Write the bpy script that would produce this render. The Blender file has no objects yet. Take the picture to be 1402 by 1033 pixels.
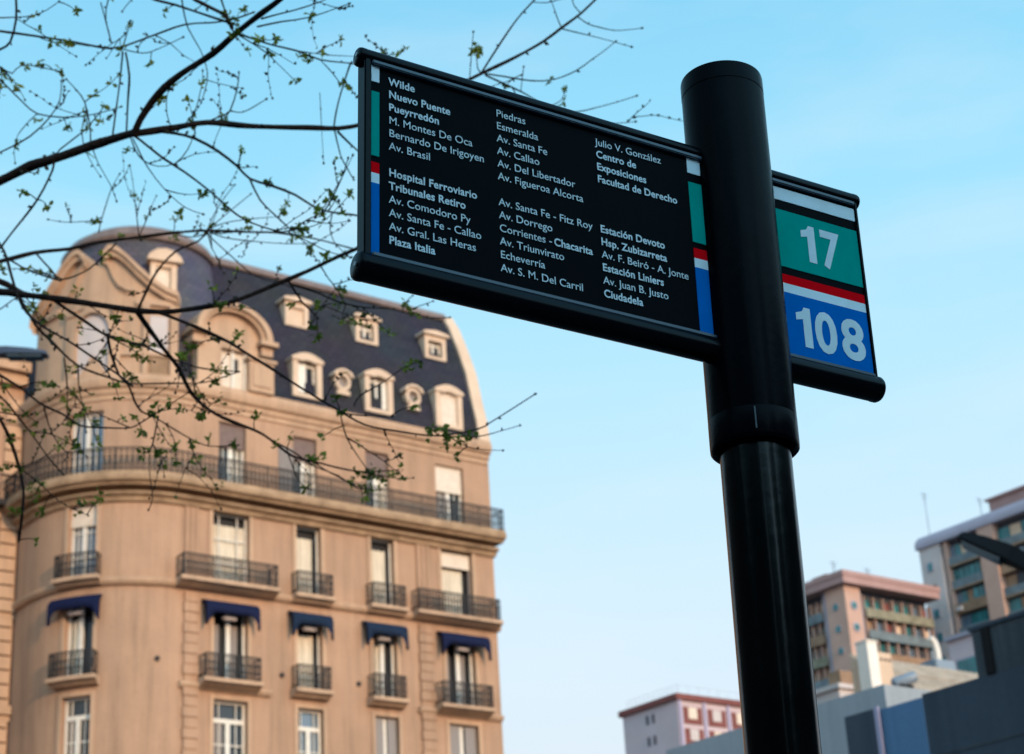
import bpy, bmesh, math, random
from math import radians, sin, cos, tan, pi, sqrt, atan2
from mathutils import Vector, Matrix

# ------------------------------------------------------------------ camera, world, sun, exposure
scn = bpy.context.scene
COL = scn.collection
PW, PH, FPX = 1402.0, 1033.0, 2570.0
PITCH, ROLL = radians(22.85), radians(3.39)
CAM = Vector((0, 0, 1.6))
FWD = Vector((0, cos(PITCH), sin(PITCH)))
_r, _u = Vector((1, 0, 0)), Vector((0, -sin(PITCH), cos(PITCH)))
RGT = _r * cos(ROLL) - _u * sin(ROLL)
UPV = _u * cos(ROLL) + _r * sin(ROLL)

cd = bpy.data.cameras.new('camera')
cam = bpy.data.objects.new('camera', cd)
COL.objects.link(cam)
cam.matrix_world = Matrix(((RGT.x, UPV.x, -FWD.x, CAM.x), (RGT.y, UPV.y, -FWD.y, CAM.y),
                           (RGT.z, UPV.z, -FWD.z, CAM.z), (0, 0, 0, 1)))
cd.sensor_width = 36.0
cd.lens = 36.0 * FPX / PW
cd.clip_start, cd.clip_end = 0.05, 6000
cd.dof.use_dof = True
cd.dof.focus_distance = 2.98
cd.dof.aperture_fstop = 9.0
scn.camera = cam

SUN_EL, SUN_AZ = radians(13), radians(145)        # azimuth clockwise from +Y (the view direction)
SUNV = Vector((sin(SUN_AZ) * cos(SUN_EL), cos(SUN_AZ) * cos(SUN_EL), sin(SUN_EL)))
world = bpy.data.worlds.new('World')
scn.world = world
world.use_nodes = True
wn, wl = world.node_tree.nodes, world.node_tree.links
bg = wn['Background']
sky = wn.new('ShaderNodeTexSky')
sky.sky_type = 'NISHITA'
sky.sun_disc = False
sky.sun_elevation = SUN_EL
sky.sun_rotation = SUN_AZ
sky.air_density, sky.dust_density, sky.ozone_density = 1.0, 0.6, 2.0
# the clear evening sky: pale lilac at the skyline up to cyan blue overhead
tc = wn.new('ShaderNodeTexCoord')
sp = wn.new('ShaderNodeSeparateXYZ')
wl.new(tc.outputs['Generated'], sp.inputs[0])
rp = wn.new('ShaderNodeValToRGB')
wl.new(sp.outputs['Z'], rp.inputs[0])
cr = rp.color_ramp
cr.elements[0].position, cr.elements[0].color = 0.0, (.62, .60, .66, 1)
cr.elements[1].position, cr.elements[1].color = 1.0, (.10, .30, .52, 1)
for p_, c_ in ((.17, (.62, .68, .74, 1)), (.21, (.60, .70, .77, 1)), (.28, (.55, .71, .82, 1)), (.38, (.41, .68, .84, 1)), (.48, (.28, .62, .81, 1)), (.58, (.20, .53, .76, 1))):
    e_ = cr.elements.new(p_)
    e_.color = c_
vm = wn.new('ShaderNodeVectorMath')
vm.operation = 'SCALE'
# the air glows brighter around the low sun
dp = wn.new('ShaderNodeVectorMath')
dp.operation = 'DOT_PRODUCT'
dp.inputs[1].default_value = SUNV
wl.new(tc.outputs['Generated'], dp.inputs[0])
mr = wn.new('ShaderNodeMapRange')
mr.interpolation_type = 'SMOOTHSTEP'
mr.inputs['From Min'].default_value, mr.inputs['From Max'].default_value = 0.05, 1.0
mr.inputs['To Min'].default_value, mr.inputs['To Max'].default_value = 13.4, 45.0
wl.new(dp.outputs['Value'], mr.inputs['Value'])
wl.new(mr.outputs[0], vm.inputs['Scale'])
# very faint high cloud
cm = wn.new('ShaderNodeMapping')
cm.inputs['Scale'].default_value = (2.2, 2.2, 9.0)
wl.new(tc.outputs['Generated'], cm.inputs[0])
cn = wn.new('ShaderNodeTexNoise')
cn.inputs['Scale'].default_value = 2.0
cn.inputs['Detail'].default_value = 6
wl.new(cm.outputs[0], cn.inputs['Vector'])
cf = wn.new('ShaderNodeMapRange')
cf.inputs['From Min'].default_value, cf.inputs['From Max'].default_value = .48, .75
cf.inputs['To Min'].default_value, cf.inputs['To Max'].default_value = 0.0, .30
wl.new(cn.outputs['Fac'], cf.inputs['Value'])
cmx = wn.new('ShaderNodeMix')
cmx.data_type = 'RGBA'
cmx.inputs[7].default_value = (.70, .76, .80, 1)
wl.new(cf.outputs[0], cmx.inputs[0])
wl.new(rp.outputs[0], cmx.inputs[6])
wl.new(cmx.outputs[2], vm.inputs[0])
mx = wn.new('ShaderNodeMix')
mx.data_type = 'RGBA'
mx.inputs[0].default_value = 0.9
wl.new(sky.outputs[0], mx.inputs[6])
wl.new(vm.outputs[0], mx.inputs[7])
wl.new(mx.outputs[2], bg.inputs['Color'])
bg.inputs['Strength'].default_value = 0.1

sl = bpy.data.lights.new('sun', 'SUN')
sun = bpy.data.objects.new('sun', sl)
COL.objects.link(sun)
sl.energy = 3.4
sl.angle = radians(4.0)
sl.color = (1.0, .68, .40)
sun.rotation_euler = SUNV.to_track_quat('Z', 'Y').to_euler()

scn.view_settings.view_transform = 'Standard'
scn.view_settings.look = 'None'
scn.view_settings.exposure = 0.0
scn.view_settings.gamma = 1.0
scn.cycles.max_bounces = 6

rnd = random.Random(7)

# ------------------------------------------------------------------ helpers
def ray(x, y):
    return FWD + RGT * ((x - PW / 2) / FPX) - UPV * ((y - PH / 2) / FPX)

def at(x, y, depth):
    return CAM + ray(x, y) * depth

def onplane(x, y, p0, n):
    d = ray(x, y)
    return CAM + d * ((p0 - CAM).dot(n) / d.dot(n))

def nodes_of(m):
    m.use_nodes = True
    return m.node_tree.nodes, m.node_tree.links, m.node_tree.nodes['Principled BSDF']

def mat(name, col, rough=.6, spec=.3, metal=0.0, vary=0.0, vscale=2.0, bump=0.0, bscale=30.0, streak=0.0, coat=0.0):
    m = bpy.data.materials.new(name)
    n, l, b = nodes_of(m)
    b.inputs['Roughness'].default_value = rough
    b.inputs['Specular IOR Level'].default_value = spec
    b.inputs['Metallic'].default_value = metal
    b.inputs['Coat Weight'].default_value = coat
    b.inputs['Base Color'].default_value = (*col, 1)
    if vary or streak or bump:
        t = n.new('ShaderNodeTexCoord')
    if vary or streak:
        no = n.new('ShaderNodeTexNoise')
        no.inputs['Scale'].default_value = vscale
        no.inputs['Detail'].default_value = 8
        no.inputs['Roughness'].default_value = .65
        if streak:
            mp = n.new('ShaderNodeMapping')
            mp.inputs['Scale'].default_value = (1, 1, streak)
            l.new(t.outputs['Object'], mp.inputs[0])
            l.new(mp.outputs[0], no.inputs['Vector'])
        else:
            l.new(t.outputs['Object'], no.inputs['Vector'])
        r = n.new('ShaderNodeValToRGB')
        r.color_ramp.elements[0].position = .3
        r.color_ramp.elements[1].position = .7
        a = max(0, 1 - vary)
        r.color_ramp.elements[0].color = (col[0] * a, col[1] * a * .97, col[2] * a * .94, 1)
        z = 1 + vary * .6
        r.color_ramp.elements[1].color = (min(1, col[0] * z), min(1, col[1] * z), min(1, col[2] * z), 1)
        l.new(no.outputs['Fac'], r.inputs[0])
        l.new(r.outputs[0], b.inputs['Base Color'])
    if bump:
        nb = n.new('ShaderNodeTexNoise')
        nb.inputs['Scale'].default_value = bscale
        nb.inputs['Detail'].default_value = 6
        l.new(t.outputs['Object'], nb.inputs['Vector'])
        bu = n.new('ShaderNodeBump')
        bu.inputs['Strength'].default_value = bump
        bu.inputs['Distance'].default_value = .02
        l.new(nb.outputs['Fac'], bu.inputs['Height'])
        l.new(bu.outputs[0], b.inputs['Normal'])
    return m

def slate_mat(name, c1, c2, cm, rough=.55):
    m = bpy.data.materials.new(name)
    n, l, b = nodes_of(m)
    t = n.new('ShaderNodeTexCoord')
    br = n.new('ShaderNodeTexBrick')
    br.inputs['Color1'].default_value = (*c1, 1)
    br.inputs['Color2'].default_value = (*c2, 1)
    br.inputs['Mortar'].default_value = (*cm, 1)
    br.inputs['Scale'].default_value = 1
    br.inputs['Mortar Size'].default_value = .012
    br.inputs['Brick Width'].default_value = .28
    br.inputs['Row Height'].default_value = .2
    s = n.new('ShaderNodeSeparateXYZ')
    c = n.new('ShaderNodeCombineXYZ')
    l.new(t.outputs['Object'], s.inputs[0])
    l.new(s.outputs['X'], c.inputs['X'])
    l.new(s.outputs['Z'], c.inputs['Y'])
    l.new(c.outputs[0], br.inputs['Vector'])
    no = n.new('ShaderNodeTexNoise')
    no.inputs['Scale'].default_value = .6
    no.inputs['Detail'].default_value = 8
    l.new(t.outputs['Object'], no.inputs['Vector'])
    mm = n.new('ShaderNodeMix')
    mm.data_type = 'RGBA'
    mm.blend_type = 'MULTIPLY'
    mm.inputs[0].default_value = .6
    l.new(br.outputs['Color'], mm.inputs[6])
    l.new(no.outputs['Color'], mm.inputs[7])
    ga = n.new('ShaderNodeGamma')
    l.new(mm.outputs[2], b.inputs['Base Color'])
    b.inputs['Roughness'].default_value = rough
    b.inputs['Specular IOR Level'].default_value = .12
    n.remove(ga)
    return m

def obj(name, bm, m, parent=None, smooth=None, label=None):
    me = bpy.data.meshes.new(name)
    bmesh.ops.recalc_face_normals(bm, faces=bm.faces)
    bm.to_mesh(me)
    bm.free()
    o = bpy.data.objects.new(name, me)
    COL.objects.link(o)
    for k in (m if isinstance(m, (list, tuple)) else [m]):
        me.materials.append(k)
    if smooth is not None:
        me.polygons.foreach_set('use_smooth', [True] * len(me.polygons))
        if smooth > 0:
            me.set_sharp_from_angle(angle=radians(smooth))
    if parent:
        o.parent = parent
    if label:
        o['label'] = label
    return o

def thing(name, label, cat, loc=(0, 0, 0), rotz=0, group=None):
    o = bpy.data.objects.new(name, None)
    COL.objects.link(o)
    o.empty_display_size = .2
    o.location = loc
    o.rotation_euler = (0, 0, rotz)
    o['label'] = label
    o['category'] = cat
    if group:
        o['group'] = group
    return o

def tag(o, label, cat, group=None):
    o['label'] = label
    o['category'] = cat
    if group:
        o['group'] = group
    return o

def box(bm, x0, x1, y0, y1, z0, z1):
    v = [bm.verts.new(p) for p in ((x0, y0, z0), (x1, y0, z0), (x1, y1, z0), (x0, y1, z0), (x0, y0, z1), (x1, y0, z1), (x1, y1, z1), (x0, y1, z1))]
    for f in ((0, 3, 2, 1), (4, 5, 6, 7), (0, 1, 5, 4), (1, 2, 6, 5), (2, 3, 7, 6), (3, 0, 4, 7)):
        bm.faces.new([v[i] for i in f])

def cyl(bm, p0, p1, r0, r1=None, n=10, cap=True):
    r1 = r0 if r1 is None else r1
    p0, p1 = Vector(p0), Vector(p1)
    d = (p1 - p0).normalized()
    a = d.orthogonal().normalized()
    b = d.cross(a)
    A = [bm.verts.new(p0 + (a * cos(t) + b * sin(t)) * r0) for t in [2 * pi * i / n for i in range(n)]]
    B = [bm.verts.new(p1 + (a * cos(t) + b * sin(t)) * r1) for t in [2 * pi * i / n for i in range(n)]]
    for i in range(n):
        bm.faces.new((A[i], A[(i + 1) % n], B[(i + 1) % n], B[i]))
    if cap:
        bm.faces.new(A)
        bm.faces.new(B)

def tube(bm, pts, rad, n=6):
    """continuous tube through pts with a radius per point"""
    rings = []
    N = len(pts)
    prev = None
    for i, p in enumerate(pts):
        d = (pts[min(i + 1, N - 1)] - pts[max(i - 1, 0)])
        if d.length < 1e-9:
            d = Vector((0, 0, 1))
        d.normalize()
        a = d.orthogonal().normalized() if prev is None else (prev - d * prev.dot(d))
        if a.length < 1e-6:
            a = d.orthogonal()
        a.normalize()
        prev = a
        b = d.cross(a)
        rings.append([bm.verts.new(p + (a * cos(2 * pi * k / n) + b * sin(2 * pi * k / n)) * rad[i]) for k in range(n)])
    for A, B in zip(rings, rings[1:]):
        for k in range(n):
            bm.faces.new((A[k], A[(k + 1) % n], B[(k + 1) % n], B[k]))
    bm.faces.new(rings[0])
    bm.faces.new(rings[-1])

def lathe(bm, prof, n=48, cx=0, cy=0, cap=True):
    rings = []
    for r, z in prof:
        rings.append([bm.verts.new((cx + r * cos(2 * pi * k / n), cy + r * sin(2 * pi * k / n), z)) for k in range(n)])
    for A, B in zip(rings, rings[1:]):
        for k in range(n):
            bm.faces.new((A[k], A[(k + 1) % n], B[(k + 1) % n], B[k]))
    if cap:
        bm.faces.new(rings[0])
        bm.faces.new(rings[-1])

def prism(bm, poly, f):
    """poly: list of 2D points; f(p, side) -> 3D; side 0/1"""
    A = [bm.verts.new(f(p, 0)) for p in poly]
    B = [bm.verts.new(f(p, 1)) for p in poly]
    n = len(poly)
    bm.faces.new(A)
    bm.faces.new(B)
    for i in range(n):
        bm.faces.new((A[i], A[(i + 1) % n], B[(i + 1) % n], B[i]))

# ------------------------------------------------------------------ materials
def weathered(name, col, amt):
    """old render: broad patches, rain streaks running down, speckled grime"""
    m = bpy.data.materials.new(name)
    n, l, b = nodes_of(m)
    b.inputs['Roughness'].default_value = .88
    b.inputs['Specular IOR Level'].default_value = .12
    t = n.new('ShaderNodeTexCoord')
    fac = None
    for sc, det, lo, hi, k in (((.22, .22, .30), 4, .35, .72, .55), ((2.4, 2.4, .22), 6, .45, .78, .75), ((6.5, 6.5, .5), 6, .52, .80, .45), ((9, 9, 9), 8, .50, .85, .35)):
        mp = n.new('ShaderNodeMapping')
        mp.inputs['Scale'].default_value = sc
        l.new(t.outputs['Object'], mp.inputs[0])
        no = n.new('ShaderNodeTexNoise')
        no.inputs['Scale'].default_value = 1
        no.inputs['Detail'].default_value = det
        no.inputs['Roughness'].default_value = .6
        l.new(mp.outputs[0], no.inputs['Vector'])
        r = n.new('ShaderNodeMapRange')
        r.inputs['From Min'].default_value, r.inputs['From Max'].default_value = lo, hi
        r.inputs['To Min'].default_value, r.inputs['To Max'].default_value = 1.0, 1.0 - amt * k
        l.new(no.outputs['Fac'], r.inputs['Value'])
        if fac is None:
            fac = r.outputs[0]
        else:
            mu = n.new('ShaderNodeMath')
            mu.operation = 'MULTIPLY'
            l.new(fac, mu.inputs[0])
            l.new(r.outputs[0], mu.inputs[1])
            fac = mu.outputs[0]
    mx_ = n.new('ShaderNodeMix')
    mx_.data_type = 'RGBA'
    mx_.inputs[6].default_value = (col[0] * .22, col[1] * .24, col[2] * .27, 1)
    mx_.inputs[7].default_value = (*col, 1)
    l.new(fac, mx_.inputs[0])
    l.new(mx_.outputs[2], b.inputs['Base Color'])
    nb = n.new('ShaderNodeTexNoise')
    nb.inputs['Scale'].default_value = 12
    nb.inputs['Detail'].default_value = 6
    l.new(t.outputs['Object'], nb.inputs['Vector'])
    bu = n.new('ShaderNodeBump')
    bu.inputs['Strength'].default_value = .3
    bu.inputs['Distance'].default_value = .02
    l.new(nb.outputs['Fac'], bu.inputs['Height'])
    l.new(bu.outputs[0], b.inputs['Normal'])
    return m

def rough_vary(m, lo, hi, scale):
    n, l, b = nodes_of(m)
    t = n.new('ShaderNodeTexCoord')
    no = n.new('ShaderNodeTexNoise')
    no.inputs['Scale'].default_value = scale
    no.inputs['Detail'].default_value = 8
    no.inputs['Roughness'].default_value = .7
    l.new(t.outputs['Object'], no.inputs['Vector'])
    r = n.new('ShaderNodeMapRange')
    r.inputs['From Min'].default_value, r.inputs['From Max'].default_value = .3, .7
    r.inputs['To Min'].default_value, r.inputs['To Max'].default_value = lo, hi
    l.new(no.outputs['Fac'], r.inputs['Value'])
    l.new(r.outputs[0], b.inputs['Roughness'])

M = {}
M['ground'] = mat('paving', (.12, .12, .12), .9, .2, vary=.3, vscale=.5)
M['road'] = mat('asphalt', (.05, .05, .052), .85, .2, vary=.3, vscale=1.5)
M['stucco'] = weathered('stucco', (.40, .24, .152), .55)
M['stone'] = weathered('pale_stone', (.48, .305, .195), .55)
M['stone_dirty'] = mat('stained_stone', (.33, .215, .13), .85, .15, vary=.4, vscale=1.8, bump=.3, bscale=9)
M['slate'] = slate_mat('slate', (.040, .037, .047), (.028, .027, .037), (.014, .014, .02), .75)
M['slate_dome'] = slate_mat('slate_dome', (.10, .095, .11), (.075, .073, .09), (.045, .045, .055))
M['zinc'] = mat('zinc_ridge', (.17, .115, .095), .5, .4, vary=.3, vscale=3)
M['iron'] = mat('wrought_iron', (.020, .017, .017), .6, .2)
M['white_paint'] = mat('white_paint', (.62, .56, .48), .5, .3, vary=.15, vscale=6)
M['cream_paint'] = mat('cream_paint', (.58, .47, .37), .6, .3, vary=.15, vscale=5)
M['curtain'] = mat('curtain', (.58, .50, .39), .8, .1, vary=.25, vscale=7, streak=.15)
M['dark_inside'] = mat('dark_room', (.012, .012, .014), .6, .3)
M['glass'] = mat('window_glass', (.03, .038, .045), .08, .25)
M['glass_blue'] = mat('bluish_glass', (.09, .13, .17), .1, .6)
M['shutter'] = mat('grey_shutter', (.22, .19, .175), .6, .3, vary=.2, vscale=8, streak=6)
M['shutter_brown'] = mat('brown_roller_blind', (.15, .10, .085), .65, .2, vary=.2, vscale=6)
M['awning'] = mat('navy_canvas', (.002, .005, .030), .8, .2, vary=.25, vscale=6)
M['awning_faded'] = mat('faded_navy_canvas', (.005, .014, .036), .8, .2, vary=.35, vscale=5)
M['pole'] = mat('black_gloss_paint', (.0014, .0014, .0026), .3, .035, vary=.3, vscale=8, bump=.015, bscale=60)
M['pole_low'] = mat('black_gloss_pole', (.0014, .0014, .0014), .2, .16, vary=.3, vscale=8, bump=.02, bscale=40)
rough_vary(M['pole'], .20, .30, 14)
rough_vary(M['pole_low'], .15, .21, 14)
M['frame'] = mat('black_frame_paint', (.0018, .0022, .0035), .25, .07, bump=.01, bscale=80)
M['edge_highlight'] = mat('black_edge_blue_highlight', (.012, .030, .055), .3, .45)  # black edge; the blue highlight along the lips is mixed into its colour
M['board'] = mat('black_vinyl', (.0012, .0013, .0024), .42, .02, vary=.2, vscale=12)
M['white_vinyl'] = mat('white_vinyl', (.80, .80, .81), .5, .08, vary=.06, vscale=30)
M['grey_vinyl'] = mat('offwhite_vinyl', (.74, .74, .75), .5, .08, vary=.06, vscale=30)
M['green_vinyl'] = mat('teal_vinyl', (.0, .31, .245), .5, .0, vary=.07, vscale=14)
M['red_vinyl'] = mat('red_vinyl', (.85, .003, .008), .5, .0, vary=.05, vscale=14)
M['blue_vinyl'] = mat('blue_vinyl', (.0, .135, .46), .5, .0, vary=.07, vscale=14)
M['seam'] = mat('seam_grey', (.10, .10, .10), .5, .2)
M['steel'] = mat('bolt_steel', (.3, .28, .28), .35, .5, metal=.9)
M['bark'] = mat('bark', (.020, .013, .011), .85, .15, vary=.4, vscale=25, bump=.6, bscale=60)
M['bud'] = mat('bud', (.022, .022, .012), .7, .2)
M['pink_wall'] = mat('pink_wall', (.46, .36, .37), .85, .15, vary=.1, vscale=.15)
M['brick_red'] = mat('red_brick', (.17, .058, .05), .8, .15, vary=.2, vscale=1)
M['lilac'] = mat('lilac_frame', (.33, .29, .38), .8, .2)
M['tower_pink'] = mat('tower_pink', (.44, .28, .22), .85, .15, vary=.12, vscale=.3)
M['tower_roof'] = mat('tower_roof', (.34, .21, .19), .8, .15, vary=.15, vscale=.3)
M['tower_dark'] = mat('tower_recess', (.05, .055, .065), .7, .2, vary=.3, vscale=.4)
M['teal_glass'] = mat('teal_glass', (.035, .16, .17), .2, .4, vary=.6, vscale=.6)
M['balcony_brown'] = mat('brown_balcony', (.26, .16, .10), .8, .2, vary=.3, vscale=.7)
M['balcony_olive'] = mat('olive_balcony', (.22, .20, .14), .8, .2, vary=.4, vscale=.9)
M['balcony_grey'] = mat('grey_balcony', (.13, .16, .17), .6, .3, vary=.4, vscale=.8)
M['grey_roof'] = mat('grey_parapet', (.30, .28, .33), .8, .2, vary=.1, vscale=.3)
M['pale_wall'] = mat('pale_render', (.46, .40, .38), .85, .15, vary=.12, vscale=.4)
M['white_render'] = mat('white_render', (.66, .60, .53), .85, .15, vary=.1, vscale=1.2)
M['cream_wall'] = mat('cream_render', (.54, .39, .28), .85, .15, vary=.15, vscale=.8)
M['grey_wall'] = weathered('grey_blue_render', (.29, .315, .335), .30)
M['dark_wall'] = weathered('dark_render', (.064, .070, .086), .5)
M['stained_wall'] = weathered('stained_concrete', (.085, .085, .09), .95)
M['blue_wall'] = weathered('blue_panel', (.095, .17, .275), .25)
M['roof_tile'] = mat('pale_tile', (.50, .39, .30), .85, .15, vary=.25, vscale=1.6)
M['tank'] = mat('tank_metal', (.16, .20, .24), .4, .4)
M['lamp'] = mat('lamp_metal', (.012, .010, .010), .6, .08)
M['lamp_blue'] = mat('lamp_bluegrey', (.04, .05, .075), .5, .3)
def leaf_mat():
    m = bpy.data.materials.new('young_leaf')
    n, l, b = nodes_of(m)
    oi = n.new('ShaderNodeTexCoord')
    no = n.new('ShaderNodeTexNoise')
    no.inputs['Scale'].default_value = 9
    l.new(oi.outputs['Object'], no.inputs['Vector'])
    r = n.new('ShaderNodeValToRGB')
    r.color_ramp.elements[0].position, r.color_ramp.elements[0].color = .35, (.06, .09, .010, 1)
    r.color_ramp.elements[1].position, r.color_ramp.elements[1].color = .65, (.24, .27, .03, 1)
    l.new(no.outputs['Fac'], r.inputs[0])
    l.new(r.outputs[0], b.inputs['Base Color'])
    b.inputs['Roughness'].default_value = .5
    b.inputs['Specular IOR Level'].default_value = .2
    tr = n.new('ShaderNodeBsdfTranslucent')        # young leaves let the sky through
    l.new(r.outputs[0], tr.inputs['Color'])
    mixs = n.new('ShaderNodeMixShader')
    mixs.inputs[0].default_value = .45
    l.new(b.outputs[0], mixs.inputs[1])
    l.new(tr.outputs[0], mixs.inputs[2])
    l.new(mixs.outputs[0], n['Material Output'].inputs['Surface'])
    return m
M['leaf'] = leaf_mat()

# ------------------------------------------------------------------ ground
FD = Vector((sin(radians(52.43)), cos(radians(52.43)), 0))     # along the main facade, to the right
FN = Vector((cos(radians(52.43)), -sin(radians(52.43)), 0))    # out of the main facade, towards the street
GRID = radians(90 - 52.43)
B0 = at(668, 625, 68.0)
B0.z = 0
bm = bmesh.new()
bmesh.ops.create_circle(bm, cap_ends=True, segments=64, radius=3000)
g = obj('ground', bm, M['ground'])
g['kind'] = 'structure'
bm = bmesh.new()
c0 = B0 + FN * 13
for a, b in ((-400, 400),):
    vs = [bm.verts.new(c0 + FD * a_ + FN * o_ + Vector((0, 0, .004))) for a_, o_ in ((a, -9), (b, -9), (b, 9), (a, 9))]
    bm.faces.new(vs)
g = obj('road', bm, M['road'])
g['kind'] = 'structure'

# ------------------------------------------------------------------ bus stop sign
def build_sign():
    pv = Vector((.0237, .0414, 1)).normalized()               # the post leans a little
    ys = radians(58.7)
    sd = Vector((sin(ys), cos(ys), 0))
    sd = (sd - pv * sd.dot(pv)).normalized()
    sn = sd.cross(pv)                                          # out of the readable face
    P0 = at(1010, 360, 3.0)
    hb = P0.z / pv.z
    base = P0 - pv * hb
    root = thing('bus_stop_sign', 'black bus stop sign on a thick round post listing lines 17 and 108', 'bus stop sign')
    # local frame: X along the board, -Y out of the readable face, Z up the post; origin at the base
    root.matrix_world = Matrix(((sd.x, -sn.x, pv.x, base.x), (sd.y, -sn.y, pv.y, base.y), (sd.z, -sn.z, pv.z, base.z), (0, 0, 0, 1)))
    H = hb
    bm = bmesh.new()
    lathe(bm, [(.0545, -.2), (.0545, H - .30)], 64)
    obj('post', bm, M['pole_low'], root, 40)
    bm = bmesh.new()
    lathe(bm, [(.0545, H - .31), (.060, H - .326), (.0655, H - .3295), (.0678, H - .327), (.0681, H - .322), (.0681, H + .308), (.0681, H + .3095)], 72, cap=False)
    slv = obj('sleeve', bm, M['pole'], root, 40)
    bm = bmesh.new()
    lathe(bm, [(.0681, H - .322), (.06825, H - .321), (.06825, H - .280), (.0681, H - .279)], 72, cap=False)
    obj('clamp_ring', bm, M['pole'], slv, 40)
    bm = bmesh.new()
    # a narrow upright seam in the clamp ring, facing the pavement
    th = radians(-124)
    for w_, d_ in ((.0011, .0690),):
        c_, s_ = cos(th), sin(th)
        q = [Vector((c_ * r_ - s_ * t_, s_ * r_ + c_ * t_, z_)) for z_ in (H - .318, H - .282) for r_ in (.066, d_) for t_ in (-w_, w_)]
        v = [bm.verts.new(p) for p in q]
        for f in ((0, 1, 3, 2), (4, 6, 7, 5), (0, 4, 5, 1), (1, 5, 7, 3), (3, 7, 6, 2), (2, 6, 4, 0)):
            bm.faces.new([v[i] for i in f])
    obj('clamp_seam', bm, M['seam'], slv)
    bm = bmesh.new()
    lathe(bm, [(.0675, H + .3095), (.0675, H + .311), (.0684, H + .3115), (.0684, H + .338), (.0676, H + .342), (.064, H + .3445), (.03, H + .346)], 72)
    obj('cap', bm, M['pole'], root, 40)
    # the board passes through the post
    U0, U1, T = -.6665, .2575, .0085
    bm = bmesh.new()
    box(bm, U0 + .003, U1 - .003, -T, T, H - .165, H + .182)
    bmesh.ops.bevel(bm, geom=bm.edges[:], offset=.002, segments=2, affect='EDGES')
    board = obj('sign_board', bm, M['board'], root, 30)
    for a, b in ((U0, U0 + .011), (U1 - .007, U1)):
        bm = bmesh.new()
        box(bm, a, b, -T - .004, T + .004, H - .160, H + .175)
        bmesh.ops.bevel(bm, geom=bm.edges[:], offset=.002, segments=2, affect='EDGES')
        obj('side_frame', bm, M['frame'], root, 30)
    def rail(vc, r, name, sign):
        bm = bmesh.new()
        n = 28
        prof = []
        for k in range(n):
            t = 2 * pi * k / n
            y, z = r * 1.02 * cos(t), r * sin(t)
            prof.append((y, z))
        A = [bm.verts.new((U0 + .002, y, H + vc + z)) for y, z in prof]
        B = [bm.verts.new((U1 - .002, y, H + vc + z)) for y, z in prof]
        for k in range(n):
            bm.faces.new((A[k], A[(k + 1) % n], B[(k + 1) % n], B[k]))
        bm.faces.new(A)
        bm.faces.new(B)
        rl = obj(name, bm, M['frame'], root, 35)
        # narrow lip where the rail grips the board
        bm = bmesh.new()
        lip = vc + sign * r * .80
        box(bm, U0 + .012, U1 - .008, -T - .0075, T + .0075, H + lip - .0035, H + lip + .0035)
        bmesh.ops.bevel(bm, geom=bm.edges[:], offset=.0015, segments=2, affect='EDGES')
        obj('lip', bm, M['edge_highlight'], rl, 30)
        for xe, s in ((U0, -1), (U1, 1)):
            bm = bmesh.new()
            rr = r * 1.03
            rings = []
            for dx, k in ((.004, 1.0), (-.003, 1.0), (-.006, .93), (-.0075, .80)):
                rings.append([bm.verts.new((xe - s * dx, rr * k * cos(2 * pi * i / n), H + vc + rr * k * sin(2 * pi * i / n))) for i in range(n)])
            for P, Q in zip(rings, rings[1:]):
                for i in range(n):
                    bm.faces.new((P[i], P[(i + 1) % n], Q[(i + 1) % n], Q[i]))
            bm.faces.new(rings[0])
            bm.faces.new(rings[-1])
            obj('end_cap', bm, M['frame'], rl, 40)
            bm = bmesh.new()
            cyl(bm, (xe + s * .0072, -.004, H + vc), (xe + s * .0105, -.004, H + vc), .0035, n=8)
            obj('bolt', bm, M['steel'], rl)
    rail(.180, .0145, 'top_rail', -1)
    rail(-.1705, .0210, 'bottom_rail', 1)
    # coloured strips; lie 1 mm proud of the board
    def panel(name, m, u0, u1, v0, v1, t=.0012):
        bm = bmesh.new()
        box(bm, u0, u1, -T - t, -T + .0005, H + v0, H + v1)
        return obj(name, bm, m, board)
    for u0, u1 in ((-.6543, -.6415), (-.0924, -.060)):
        panel('white_strip', M['white_vinyl'], u0, u1, .1375, .1655)
        panel('green_strip', M['green_vinyl'], u0, u1, .0105, .1205)
        panel('red_strip', M['red_vinyl'], u0, u1, -.0185, -.0005)
        panel('white_strip', M['white_vinyl'], u0, u1, -.0350, -.0185)
        panel('blue_strip', M['blue_vinyl'], u0, u1, -.1500, -.0350)
    u0, u1 = .062, .2520
    panel('white_strip', M['white_vinyl'], u0, u1, .1360, .1600)
    gp = panel('green_panel', M['green_vinyl'], u0, u1, .0100, .1173)
    panel('red_strip', M['red_vinyl'], u0, u1, -.0208, -.0042)
    panel('white_strip', M['white_vinyl'], u0, u1, -.0372, -.0208)
    bp = panel('blue_panel', M['blue_vinyl'], u0, u1, -.1500, -.0372)
    # lettering
    def text_bm(bm, body, u, v, size, xs=1.0, bold=0.0, proud=.0016, depth=.0004, spacing=1.0):
        c = bpy.data.curves.new('tmp_text', 'FONT')
        c.body = body
        c.size = 1.0
        c.offset = bold
        c.resolution_u = 4
        c.space_character = spacing
        c.extrude = depth / size / 2
        o = bpy.data.objects.new('tmp_text', c)
        COL.objects.link(o)
        dg = bpy.context.evaluated_depsgraph_get()
        me = bpy.data.meshes.new_from_object(o.evaluated_get(dg))
        w = max(vv.co.x for vv in me.vertices)
        # text XY -> board X,Z ; text Z -> -Y
        mt = Matrix(((size * xs, 0, 0, u), (0, 0, -size, -T - proud), (0, size, 0, H + v), (0, 0, 0, 1)))
        me.transform(mt)
        bm.from_mesh(me)
        bpy.data.objects.remove(o)
        bpy.data.curves.remove(c)
        bpy.data.meshes.remove(me)
        return w * size * xs
    S, P = .0183, .02223
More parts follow.
